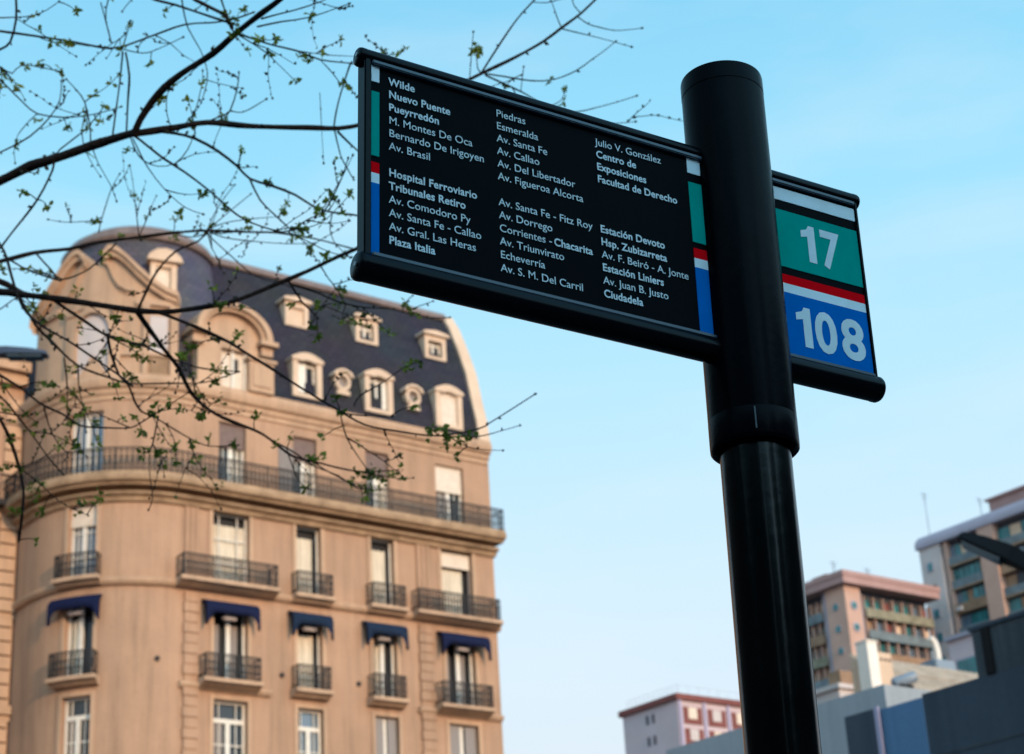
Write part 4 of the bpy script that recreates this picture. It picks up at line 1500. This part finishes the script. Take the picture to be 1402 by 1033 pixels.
        # buds and tiny side shoots
        thin = w0 < 5.7
        i = 3
        while i < len(S) - 1:
            t = i / len(S)
            dirv = (S[min(i + 1, len(S) - 1)] - S[i - 1]).normalized()
            side = dirv.cross(Vector((rn.uniform(-1, 1), rn.uniform(-1, 1), rn.uniform(-1, 1)))).normalized()
            if thin or rn.random() < .35:
                bud(S[i] - inv + side * R[i], (side + dirv * .7), max(.0042, min(.0085, R[i] * 1.2)) * rn.uniform(.7, 1.35))
            if rn.random() < (.26 if thin else .14):
                L = rn.uniform(.05, .21)
                pts = [S[i]]
                dv = (side * 1.0 + dirv * .8 + Vector((0, 0, rn.uniform(-.4, .5)))).normalized()
                m_ = rn.randint(3, 6)
                for k in range(m_):
                    dv = (dv + Vector((rn.uniform(-.25, .25), rn.uniform(-.25, .25), rn.uniform(-.2, .3)))).normalized()
                    pts.append(pts[-1] + dv * L / m_)
                tube(bm, [p - inv for p in pts], [.0022 - .0012 * k / m_ for k in range(m_ + 1)], 4)
                for p in pts[1:]:
                    bud(p - inv, Vector((rn.uniform(-1, 1), rn.uniform(-1, 1), rn.uniform(-.3, 1))), rn.uniform(.004, .0072))
                if rn.random() < .30 and thin:      # a longer whip with its own buds
                    dv2 = (dv * .5 + Vector((rn.uniform(-1, 1), rn.uniform(-.6, .6), rn.uniform(-.8, .8)))).normalized()
                    w2 = [pts[1]]
                    for k in range(7):
                        dv2 = (dv2 + Vector((rn.uniform(-.2, .2), rn.uniform(-.2, .2), rn.uniform(-.12, .2)))).normalized()
                        w2.append(w2[-1] + dv2 * rn.uniform(.02, .045))
                    tube(bm, [p - inv for p in w2], [.0018 - .00012 * k for k in range(8)], 4)
                    for p in w2[2:]:
                        bud(p - inv, Vector((rn.uniform(-1, 1), rn.uniform(-1, 1), rn.uniform(-.3, 1))), rn.uniform(.0035, .0065))
                if rn.random() < .45:
                    for k in range(rn.randint(2, 4)):
                        leaf(pts[-1] - inv, Vector((rn.uniform(-1, 1), rn.uniform(-1, 1), rn.uniform(-.6, 1))), rn.uniform(.013, .027))
            i += rn.randint(2, 5)
        bud(S[-1] - inv, (S[-1] - S[-2]), .0055)
        par = root
        obj(kind, bm, M['bark'], root, 60)
    for x, y, sp_, cnt in LEAF_SPOTS:
        d, q = near(x, y)
        # a fine shoot carries the cluster
        bx_, by_, bd_ = min(pts_all, key=lambda t_: (t_[0] - x) ** 2 + (t_[1] - y) ** 2)
        if q > 3:
            P_ = [at(bx_ + (x - bx_) * t_ + rn.uniform(-1, 1) * (0 < t_ < 1), by_ + (y - by_) * t_ - 2.5 * sin(pi * t_), bd_) - inv for t_ in (0, .33, .66, 1)]
            tube(shoots, P_, [.0026, .0022, .0018, .0012], 5)
        for k in range(int(cnt * 2.0 + .5)):
            px, py = x + rn.gauss(0, sp_ * .42), y + rn.gauss(0, sp_ * .42)
            p = at(px, py, d + rn.uniform(-.03, .03))
            leaf(p - inv, Vector((rn.uniform(-1, 1), rn.uniform(-1, 1), rn.uniform(-.9, .7))), rn.uniform(.013, .030))
    o = obj('shoots', shoots, M['bark'], root, 60)
    o['kind'] = 'stuff'
    o = obj('buds', buds, M['bud'], root)
    o['kind'] = 'stuff'
    o = obj('leaves', lvs, M['leaf'], root)
    o['kind'] = 'stuff'
build_tree()

# ------------------------------------------------------------------ buildings on the right
LX = FD            # recedes to the right
LY = -FN           # recedes to the left
def frame_at(x, y, depth):
    """world point on the roof corner seen at a pixel; the thing's origin is the ground below it"""
    p = at(x, y, depth)
    return Vector((p.x, p.y, 0)), p.z
def len_x(c, h, x, y):      # how far along local X the pixel lies on the face through the corner
    p = onplane(x, y, Vector((c.x, c.y, h)), FN)
    return (p - c).dot(LX), p.z
def len_y(c, h, x, y):
    p = onplane(x, y, Vector((c.x, c.y, h)), FD)
    return (p - c).dot(LY), p.z

def window_set(root, m_frame, m_pane, face, a, b, z0, z1, fw=.15, out=.06, name='window'):
    """face 'x': on the plane y=0 along X; face 'y': on the plane x=0 along Y"""
    bm = bmesh.new()
    def bx(p0, p1, o0, o1, q0, q1):
        if face == 'x':
            box(bm, p0, p1, o0, o1, q0, q1)
        else:
            box(bm, o0, o1, p0, p1, q0, q1)
    bx(a, a + fw, -out, -.002, z0, z1)
    bx(b - fw, b, -out, -.002, z0, z1)
    bx(a + fw, b - fw, -out + .004, -.002, z1 - fw, z1)
    bx(a + fw, b - fw, -out + .004, -.002, z0, z0 + fw)
    w = obj(name, bm, m_frame, root)
    bm = bmesh.new()
    bx(a + fw, b - fw, -out * .5, -.003, z0 + fw, z1 - fw)
    obj('pane', bm, m_pane, w)
    return w

def antenna(root, x, y, z0, h):
    bm = bmesh.new()
    cyl(bm, (x, y, z0), (x, y, z0 + h), .04, n=5)
    for k in range(3):
        zz = z0 + h - .2 - k * .35
        cyl(bm, (x - .7 + .15 * k, y, zz), (x + .7 - .15 * k, y, zz), .025, n=4)
    obj('antenna', bm, M['lamp'], root)

def build_pink_block():
    c, h = frame_at(926, 950, 190)
    w, _ = len_x(c, h, 1060, 968)
    l, _ = len_y(c, h, 852, 976)
    root = thing('pink_apartment_block', 'pale pink apartment block with red framed windows, low behind the post', 'apartment block', c, GRID)
    bm = bmesh.new()
    box(bm, 0, w, 0, l, 0, h - .6)
    obj('wall', bm, M['pink_wall'], root)
    bm = bmesh.new()
    box(bm, -.35, w + .3, -.35, l + .3, h - .598, h)
    rf = obj('roof', bm, M['brick_red'], root)
    bm = bmesh.new()
    for k in range(12):
        y = l * (k + .5) / 12
        cyl(bm, (.4, y, h), (.4, y, h + 1.1), .015, n=4)
        if k < 11:
            cyl(bm, (.4, y, h + 1.05), (.4, y + l / 12, h + 1.05), .012, n=4)
            cyl(bm, (.4, y, h + .6), (.4, y + l / 12, h + .6), .010, n=4)
    for k in range(10):
        x = w * (k + .5) / 10
        cyl(bm, (x, .4, h), (x, .4, h + 1.1), .015, n=4)
    cyl(bm, (.4, .4, h + 1.05), (w - .5, .4, h + 1.05), .012, n=4)
    obj('roof_railing', bm, M['lilac'], rf)
    # red window bays on the sunny side: four storeys in view and below
    fl = 2.2
    for r in range(9):
        z1 = h - 1.25 - r * fl
        for k in range(6):
            a = .7 + k * 3.3
            bm = bmesh.new()
            box(bm, a, a + 2.45, -.10, -.002, z1 - 1.72, z1)
            wd = obj('window', bm, M['brick_red'], root)
            bm = bmesh.new()
            box(bm, a + .62, a + 1.75, -.14, -.101, z1 - 1.2, z1 - .05)
            obj('pane', bm, M['cream_paint'] if (k + r) % 2 == 0 else M['pale_wall'], wd)
    bm = bmesh.new()
    for k in range(7):
        a = .22 + k * 3.3
        box(bm, a - .14, a + .14, -.22, -.003, h - 21, h - .62)
    obj('lilac_rib', bm, M['lilac'], root)
    for r in range(6):
        for yy in (l * .42, l * .53):
            bm = bmesh.new()
            z1 = h - 1.3 - r * fl
            box(bm, -.08, -.002, yy, yy + .32, z1 - .9, z1)
            obj('window', bm, M['tower_dark'], root)
build_pink_block()

def build_balcony_tower():
    c, h = frame_at(1153, 782, 230)
    w, _ = len_x(c, h, 1285, 806)
    l, _ = len_y(c, h, 1075, 818)
    root = thing('salmon_tower', 'tall salmon apartment tower with projecting roof slab, right of the black post', 'apartment tower', c, GRID)
    H = h - 1.35
    bm = bmesh.new()
    box(bm, 0, w, 0, l, H + .002, h)
    box(bm, -.12, w + .2, -.12, l + .2, h - .4, h + .2)
    box(bm, 2, 5, l * .45, l * .7, h + .202, h + 1.2)
    obj('roof', bm, M['tower_roof'], root)
    bm = bmesh.new()
    # inner core, set back behind the balconies
    box(bm, 2.2, w - .5, 2.2, l - .5, 0, H)
    obj('wall', bm, M['tower_dark'], root)
    # projecting corner pier
    bm = bmesh.new()
    cw, cl = 2.7, 3.3
    box(bm, .9, .9 + cw, .9, .9 + cl, 8, H)
    pier = obj('corner_pier', bm, M['tower_pink'], root)
    bm = bmesh.new()
    for a, b in ((.9 + cw + .05, .9 + cw + 1.2),):
        box(bm, a, b - .4, 1.5, 3.1, 8, H - .002)
    box(bm, 1.5, 3.1, .9 + cl + .05, .9 + cl + 1.1, 8, H - .002)
    obj('dark_pier', bm, M['grey_roof'], root)
    fl = 2.75
    for r in range(12):
        zt = H - .6 - r * fl
        # round portholes on both sides of the pier
        for face in (0, 1):
            bm = bmesh.new()
            zc = zt - 1.9
            if face == 0:
                q = .9 + cw * .5
                cyl(bm, (q, .88, zc), (q, .80, zc), .62, n=16)
            else:
                q = .9 + cl * .5
                cyl(bm, (.88, q, zc), (.80, q, zc),  .50, n=16)
            pw = obj('porthole', bm, M['grey_roof'], root)
            bm = bmesh.new()
            if face == 0:
                cyl(bm, (q, .81, zc), (q, .77, zc), .42, n=14)
            else:
                cyl(bm, (.81, q, zc), (.77, q, zc), .42, n=14)
            obj('pane', bm, M['teal_glass'], pw)
        # balconies to the right and to the left of the pier
        for face in (0, 1):
            bm = bmesh.new()
            if face == 0:
                x0, x1 = .9 + cw + 1.25, w - .4
                box(bm, x0, x1, 1.2, 2.19, zt - 2.9, zt - 2.72)
                box(bm, x0, x1, 1.2, 1.32, zt - 2.719, zt - 1.75)
            else:
                y0, y1 = .9 + cl + 1.15, l - .4
                box(bm, 1.2, 2.19, y0, y1, zt - 2.9, zt - 2.72)
                box(bm, 1.2, 1.32, y0, y1, zt - 2.719, zt - 1.75)
            bal = obj('balcony', bm, (M['balcony_olive'], M['balcony_grey'], M['balcony_brown'])[(r + face) % 3], root)
            n = 7 if face == 0 else 4
            for k in range(n):
                bm = bmesh.new()
                if face == 0:
                    ww = (x1 - x0) / n
                    box(bm, x0 + k * ww + .15, x0 + (k + 1) * ww - .2, 2.1, 2.195, zt - 2.65, zt - .45)
                else:
                    ww = (y1 - y0) / n
                    box(bm, 2.1, 2.195, y0 + k * ww + .15, y0 + (k + 1) * ww - .2, zt - 2.65, zt - .45)
                obj('window', bm, rnd.choice((M['teal_glass'], M['teal_glass'], M['cream_wall'], M['tower_dark'], M['brick_red'], M['glass_blue'], M['balcony_brown'])), bal)
            bm = bmesh.new()
            for k in range(n + 1):
                if face == 0:
                    x = x0 + (x1 - x0) * k / n
                    box(bm, x - .07, x + .07, 1.5, 2.09, zt - 2.71, zt - .152)
                else:
                    y = y0 + (y1 - y0) * k / n
                    box(bm, 1.5, 2.09, y - .07, y + .07, zt - 2.71, zt - .152)
            obj('divider', bm, M['tower_pink'], bal)
    antenna(root, 4, 5, h + .25, 3)
    antenna(root, 9, 4, h + .25, 2.5)
build_balcony_tower()

def build_grey_tower():
    # long face recedes to the left; the near end is beyond the right of the picture
    c, h = frame_at(1258, 742, 250)
    # origin at the far (left) end of the long face, so local -Y runs towards the viewer
    near_l = -len_y(c, h, 1402, 678)[0]
    near_l = max(near_l, 14.0)
    root = thing('grey_roofed_tower', 'tall tower with grey parapet and teal glazed balconies at the right edge', 'apartment tower', c, GRID)
    Lh = near_l + 6
    bm = bmesh.new()
    box(bm, .6, 16, -Lh, -.2, 0, h - 1.3)
    obj('wall', bm, M['tower_dark'], root)
    bm = bmesh.new()
    # rounded parapet
    prof = [(-.7, h - 1.298), (-.75, h - .9), (-.55, h - .2), (.1, h + .45), (1.0, h + .75), (3, h + .8), (3, h - 1.298)]
    A = [bm.verts.new((a, .25, z)) for a, z in prof]
    B = [bm.verts.new((a, -Lh, z)) for a, z in prof]
    n = len(prof)
    bm.faces.new(A)
    bm.faces.new(B)
    for i in range(n):
        bm.faces.new((A[i], A[(i + 1) % n], B[(i + 1) % n], B[i]))
    box(bm, 3.001, 16.2, -Lh, .3, h - 1.298, h + .5)
    obj('parapet', bm, M['grey_roof'], root, 40)
    bm = bmesh.new()
    box(bm, 2.0, 9, -Lh, -near_l * .60, h + .802, h + 2.6)
    box(bm, 1.6, 9.4, -Lh, -near_l * .58, h + 2.602, h + 2.9)
    obj('penthouse', bm, M['tower_roof'], root)
    # pale end bay with small windows
    e0 = -near_l * .20
    bm = bmesh.new()
    box(bm, -.35, 1.2, e0, -.05, h - 17.5, h - 1.302)
    bay = obj('end_bay', bm, M['pale_wall'], root)
    fl = 3.15
    for r in range(5):
        z1 = h - 3.4 - r * fl
        bm = bmesh.new()
        box(bm, -.43, -.352, e0 * .62, e0 * .30, z1 - 1.3, z1)
        wd = obj('window', bm, M['shutter_brown'] if r == 1 else M['grey_roof'], root)
        bm = bmesh.new()
        box(bm, -.47, -.431, e0 * .55, e0 * .37, z1 - 1.15, z1 - .15)
        obj('pane', bm, M['teal_glass'], wd)
    # orange pier between the two balcony bays
    p0, p1 = -near_l * .70, -near_l * .56
    bm = bmesh.new()
    box(bm, -.5, 1.0, p0, p1, h - 22, h - 1.303)
    box(bm, -.2, 1.0, -near_l * .255, -near_l * .23, h - 22, h - 1.303)
    obj('pier', bm, M['tower_pink'], root)
    for r in range(7):
        z1 = h - 1.9 - r * fl
        for a, b in ((p1 + .05, e0 - .9), (-Lh + .2, p0 - .05)):
            bm = bmesh.new()
            box(bm, -.15, .75, a, b, z1 - 3.0, z1 - 2.75)
            box(bm, -.15, .0, a, b, z1 - 2.749, z1 - 1.75)
            bal = obj('balcony', bm, (M['balcony_grey'], M['balcony_grey'], M['balcony_brown'])[(r + int(a)) % 3], root)
            n = 6
            for k in range(n):
                bm = bmesh.new()
                ww = (b - a) / n
                box(bm, .48, .598, a + k * ww + .08, a + (k + 1) * ww - .08, z1 - 1.7, z1 - .15)
                obj('window', bm, rnd.choice((M['teal_glass'], M['teal_glass'], M['teal_glass'], M['glass_blue'], M['cream_wall'], M['tower_dark'], M['balcony_brown'])), bal)
            bm = bmesh.new()
            box(bm, -.22, -.152, a, b, z1 - 3.05, z1 - 2.80)
            obj('sill_band', bm, M['balcony_brown'], bal)
            if rnd.random() < .6:
                bm = bmesh.new()
                q = rnd.uniform(a + .3, b - 1.2)
                box(bm, -.50, -.152, q, q + .8, z1 - 2.7, z1 - 2.2)
                obj('air_conditioner', bm, M['pale_wall'], bal)
    antenna(root, 1.2, -1, h + .8, 6)
    antenna(root, 2.5, -near_l * .5, h + .8, 3)
build_grey_tower()

def build_roofscape():
    # sunlit tiled lean-to roofs over a cream wall, seen above the grey wall
    c, h = frame_at(1210, 935, 62)
    root = thing('cream_rooftop_house', 'cream house with low sunlit tiled roofs, above the grey wall', 'house', c, GRID)
    bm = bmesh.new()
    box(bm, 0, 16, 0, 5, 0, h - .25)
    obj('wall', bm, M['cream_wall'], root)
    bm = bmesh.new()
    def slope(x0, x1, y0, y1, za, zb, th=.10, rib=True):
        v = [bm.verts.new(p) for p in ((x0, y0, za), (x1, y0, za), (x1, y1, zb), (x0, y1, zb), (x0, y0, za - th), (x1, y0, za - th), (x1, y1, zb - th), (x0, y1, zb - th))]
        for f in ((0, 1, 2, 3), (4, 7, 6, 5), (0, 4, 5, 1), (1, 5, 6, 2), (2, 6, 7, 3), (3, 7, 4, 0)):
            bm.faces.new([v[i] for i in f])
        n = int((x1 - x0) / .28)
        for k in range(n):
            x = x0 + (k + .5) * (x1 - x0) / n
            cyl(bm, (x, y0 - .02, za + .005), (x, y1, zb + .005), .05, n=6)
    slope(.84, 10.5, -.12, 1.7, h - .24, h + .95)
    slope(2.2, 12.5, 1.72, 3.4, h + .98, h + 2.0)
    obj('tiled_roof', bm, M['roof_tile'], root, 40)
    bm = bmesh.new()
    box(bm, 2.3, 12.4, 1.9, 3.3, h - .2, h + .95)
    obj('upper_wall', bm, M['cream_wall'], root)
    # small parapet block with dark holes
    bm = bmesh.new()
    box(bm, .16, .82, .25, 1.5, h - .24, h + 1.12)
    pb = obj('parapet_block', bm, M['cream_wall'], root)
    bm = bmesh.new()
    for k in range(3):
        cyl(bm, (.30 + k * .2, .22, h + .88), (.30 + k * .2, .245, h + .88), .05, n=8)
    obj('vent', bm, M['dark_inside'], pb)
    # white chimney stack
    c2 = c
    ch = thing('chimney_stack', 'tall plain white chimney stack standing at the left of the tiled roofs', 'chimney', c + LX * -.36 + LY * .20, GRID)
    bm = bmesh.new()
    box(bm, 0, .48, 0, .5, 0, h + 1.42)
    obj('shaft', bm, M['white_render'], ch)
    bm = bmesh.new()
    box(bm, -.03, .51, -.03, .53, h + 1.422, h + 1.48)
    obj('coping', bm, M['white_render'], ch)
    # dark cylindrical tank
    p = at(1240, 931, 60.5)
    tk = thing('water_tank', 'dark bluish cylindrical tank lying at the edge of the tiled roof', 'water tank', p, GRID)
    bm = bmesh.new()
    tube(bm, [Vector((-.40, .2, -.14)), Vector((-.36, .18, -.12)), Vector((.30, -.12, .10)), Vector((.34, -.14, .12))], [.13, .19, .19, .13], 16)
    obj('drum', bm, M['tank'], tk, 50)
    bm = bmesh.new()
    box(bm, -.33, .28, -.06, .12, -.36, -.16)
    obj('cradle', bm, M['lamp'], tk)
    # far low buildings peeping out by the post and under the tower
    c3, h3 = frame_at(1150, 918, 80)
    r3 = thing('low_cream_house', 'low pale house with a brown roof cabin, between black post and white chimney', 'house', c3, GRID)
    bm = bmesh.new()
    box(bm, -.2, 7, 0, 3.4, 0, h3 - .6)
    obj('wall', bm, M['pale_wall'], r3)
    bm = bmesh.new()
    box(bm, .3, 1.6, .3, 1.0, h3 - .598, h3 + .12)
    obj('roof_cabin', bm, M['balcony_brown'], r3)
    bm = bmesh.new()
    box(bm, -.35, 7.1, -.15, 3.5, h3 - .8, h3 - .602)
    obj('coping', bm, M['pale_wall'], r3)
    # white flue on a dark cowl base
    p = at(1287, 914, 70)
    fl_ = thing('roof_flue', 'short white flue pipe on a dark box at the right end of the tiled roofs', 'flue', p, GRID)
    bm = bmesh.new()
    box(bm, -.55, .55, -.3, .5, -1.2, .22)
    bmesh.ops.bevel(bm, geom=bm.edges[:], offset=.04, segments=2, affect='EDGES')
    obj('cowl_base', bm, M['tank'], fl_)
    bm = bmesh.new()
    tube(bm, [Vector((.1, .1, .15)), Vector((.08, .1, .7)), Vector((.02, .12, 1.0)), Vector((-.15, .15, 1.15))], [.13, .13, .13, .12], 12)
    obj('pipe', bm, M['white_render'], fl_, 50)
    # pink house under the grey tower
    c4, h4 = frame_at(1312, 890, 95)
    r4 = thing('pink_rooftop_cabin', 'small pink house with teal windows below the grey tower', 'house', c4, GRID)
    bm = bmesh.new()
    box(bm, 0, 6, -3.0, .6, 0, h4 + .55)
    obj('wall', bm, M['pink_wall'], r4)
    bm = bmesh.new()
    box(bm, -.06, -.002, -1.7, .2, h4 - 1.6, h4 - .5)
    w = obj('window', bm, M['grey_roof'], r4)
    bm = bmesh.new()
    box(bm, -.1, -.061, -1.6, .1, h4 - 1.5, h4 - .6)
    obj('pane', bm, M['teal_glass'], w)
    bm = bmesh.new()
    box(bm, -.2, 6.1, -3.1, .7, h4 + .552, h4 + .75)
    obj('roof', bm, M['grey_roof'], r4)
build_roofscape()

def build_walls():
    # grey rendered wall, blue and dark panels, big dark party wall: all run away to the left
    def wallbox(name, label, cat, right_px, left_px, depth, m, thick, top_trim=None, extra_right=0.0, coping=None):
        p = at(right_px[0], right_px[1], depth)
        c = Vector((p.x, p.y, 0))
        h = p.z
        l, _ = len_y(c, h, *left_px)
        root = thing(name, label, cat, c, GRID)
        bm = bmesh.new()
        box(bm, 0, thick, -extra_right, l, 0, h)
        obj('wall', bm, m, root)
        if coping:
            bm = bmesh.new()
            box(bm, -.05, thick + .05, -extra_right, l + .05, h + .001, h + .07)
            obj('coping', bm, coping, root)
        return root, c, h, l
    wallbox('grey_building', 'plain grey rendered building behind the black post, lower right', 'building', (1210, 937), (912, 1034), 46, M['grey_wall'], 7)
    # shed with blue side
    r, c, h, l = wallbox('blue_shed', 'steel blue rooftop shed with a dark left half, below the grey building', 'shed', (1262, 955), (1160, 986), 33, M['blue_wall'], 4)
    bm = bmesh.new()
    b0, _ = len_y(c, h, 1204, 972)
    box(bm, -.05, -.002, b0, l + .02, 0, h + .03)
    obj('dark_panel', bm, M['dark_wall'], r)
    bm = bmesh.new()
    box(bm, -.09, -.051, b0 - .04, b0 + .06, 0, h + .05)
    obj('corner_post', bm, M['lilac'], r)
    # the large dark wall
    r, c, h, l = wallbox('dark_party_wall', 'large dark rendered wall filling the lower right corner', 'wall', (1344, 927), (1262, 952.7), 27, M['dark_wall'], 5, extra_right=6)
    bm = bmesh.new()
    for z in (h - .95, h - 1.9):
        box(bm, -.012, -.001, -6, l, z, z + .03)
    obj('joint_band', bm, M['stained_wall'], r)
    p = onplane(1342, 861, Vector((c.x, c.y, h)), FD)
    y0, hz = (p - c).dot(LY), p.z
    r2 = thing('stained_wall', 'black streaked concrete wall rising above the dark wall at right', 'wall', c + LX * .012, GRID)
    bm = bmesh.new()
    box(bm, .0, 4.8, -6, y0 + .18, h + .002 - 1.0, hz)
    obj('wall', bm, M['stained_wall'], r2)
    bm = bmesh.new()
    box(bm, -.03, 4.85, -6, y0 + .22, hz + .001, hz + .06)
    obj('coping', bm, M['dark_wall'], r2)
    bm = bmesh.new()
    box(bm, -.05, -.002, y0 - .16, y0 - .02, h + .004, hz - .002)
    obj('drain_pipe', bm, M['lamp'], r2)
build_walls()

# ------------------------------------------------------------------ street lamps
def build_lamp(name_label, tip, heel, depth_t, depth_h, m, wid, pole_px, base_label):
    A, B = at(*tip, depth_t), at(*heel, depth_h)
    P = at(*pole_px, depth_h + .4)
    base = Vector((P.x, P.y, 0))
    root = thing('street_lamp', name_label, 'street lamp', base)
    d = (B - A).normalized()
    sd = d.cross(Vector((0, 0, 1))).normalized()
    up = sd.cross(d).normalized()
    if up.z < 0:
        up = -up
    L = (B - A).length
    bm = bmesh.new()
    rows = []
    for t, w_, hh in ((0, .70, .25), (.04, .9, .5), (.3, 1, .8), (.62, 1, 1), (.70, .8, 1.05), (.85, .55, 1.0), (1, .4, .75)):
        p = A + d * L * t - base
        hw, h_ = wid * w_ / 2, wid * .5 * hh
        rows.append([bm.verts.new(q) for q in (p - sd * hw, p + sd * hw, p + sd * hw * .8 + up * h_, p - sd * hw * .8 + up * h_)])
    for X, Y in zip(rows, rows[1:]):
        for k in range(4):
            bm.faces.new((X[k], X[(k + 1) % 4], Y[(k + 1) % 4], Y[k]))
    bm.faces.new(rows[0])
    bm.faces.new(rows[-1])
    bmesh.ops.bevel(bm, geom=bm.edges[:], offset=wid * .03, segments=2, affect='EDGES')
    head = obj('lamp_head', bm, m, root, 40)
    bm = bmesh.new()
    p, q = A + d * L * .08 - base, A + d * L * .6 - base
    vs = [bm.verts.new(x) for x in (p - sd * wid * .36 - up * .004, p + sd * wid * .36 - up * .004, q + sd * wid * .40 - up * .004, q - sd * wid * .40 - up * .004)]
    vs2 = [bm.verts.new(x.co - up * .03) for x in vs]
    bm.faces.new(vs)
    bm.faces.new(vs2)
    for k in range(4):
        bm.faces.new((vs[k], vs[(k + 1) % 4], vs2[(k + 1) % 4], vs2[k]))
    obj('diffuser', bm, M['glass'], head)
    bm = bmesh.new()
    top = P - base
    hl = B - base
    tube(bm, [Vector((0, 0, -.1)), Vector((0, 0, 2)), Vector((0, 0, top.z * .9)), Vector((0, 0, top.z))], [.10, .09, .06, .05], 12)
    obj('pole', bm, m, root, 50)
    bm = bmesh.new()
    tube(bm, [Vector((0, 0, top.z - .15)), top.lerp(hl, .5), hl + d * -.05], [.045, .04, .035], 10)
    obj('arm', bm, m, root, 50)
build_lamp('dark street lamp head slanting in from the right edge, before the grey roofed tower', (1311, 740), (1412, 786), 21, 20.6, M['lamp'], .36, (1480, 812), '')
build_lamp('bluish grey street lamp head poking in from the left edge, before the rounded corner', (66, 488), (-25, 488), 24, 24, M['lamp_blue'], .22, (-120, 490), '')

# ------------------------------------------------------------------ unseen blocks added around the viewer: they shade the stop and darken its gloss
def shade_block(label, x, y, rz, w, d, h, m):
    root = thing('unseen_block', label, 'building', (x, y, 0), rz, 'unseen dark blocks added around the viewer for shade and reflections')
    bm = bmesh.new()
    box(bm, -w / 2, w / 2, -d / 2, d / 2, 0, h)
    obj('wall', bm, m, root)
    n = max(2, int(w / 3.2))
    for fl in range(int(h / 3.3)):
        for k in range(n):
            bm = bmesh.new()
            xx = -w / 2 + (k + .5) * w / n
            box(bm, xx - .6, xx + .6, d / 2 + .002, d / 2 + .06, fl * 3.3 + .9, fl * 3.3 + 2.6)
            obj('window', bm, M['glass'], root)
    bm = bmesh.new()
    box(bm, -w / 2 - .3, w / 2 + .3, -d / 2 - .3, d / 2 + .3, h + .001, h + .5)
    obj('cornice', bm, m, root)
shade_block('tall unseen block far behind the viewer, added to cast shade', 62, -44, radians(-25), 60, 14, 25, M['stained_wall'])
shade_block('unseen block added behind the viewer on the left, to darken the post', -24, -25, radians(-8), 54, 12, 17, M['stained_wall'])
shade_block('unseen block added close on the right behind the viewer, to shade the stop', 30, -14, radians(62), 34, 12, 12.5, M['stained_wall'])
shade_block('unseen block added left of the viewer, to darken the post reflections', -24, 0, radians(-90), 44, 12, 12, M['stained_wall'])
shade_block('unseen block added right of the viewer, to darken the post reflections', 28, 4, radians(90), 30, 12, 12, M['stained_wall'])
shade_block('unseen block added straight behind the viewer, to shape the post reflections', 13, -36, 0, 13, 12, 18, M['stained_wall'])
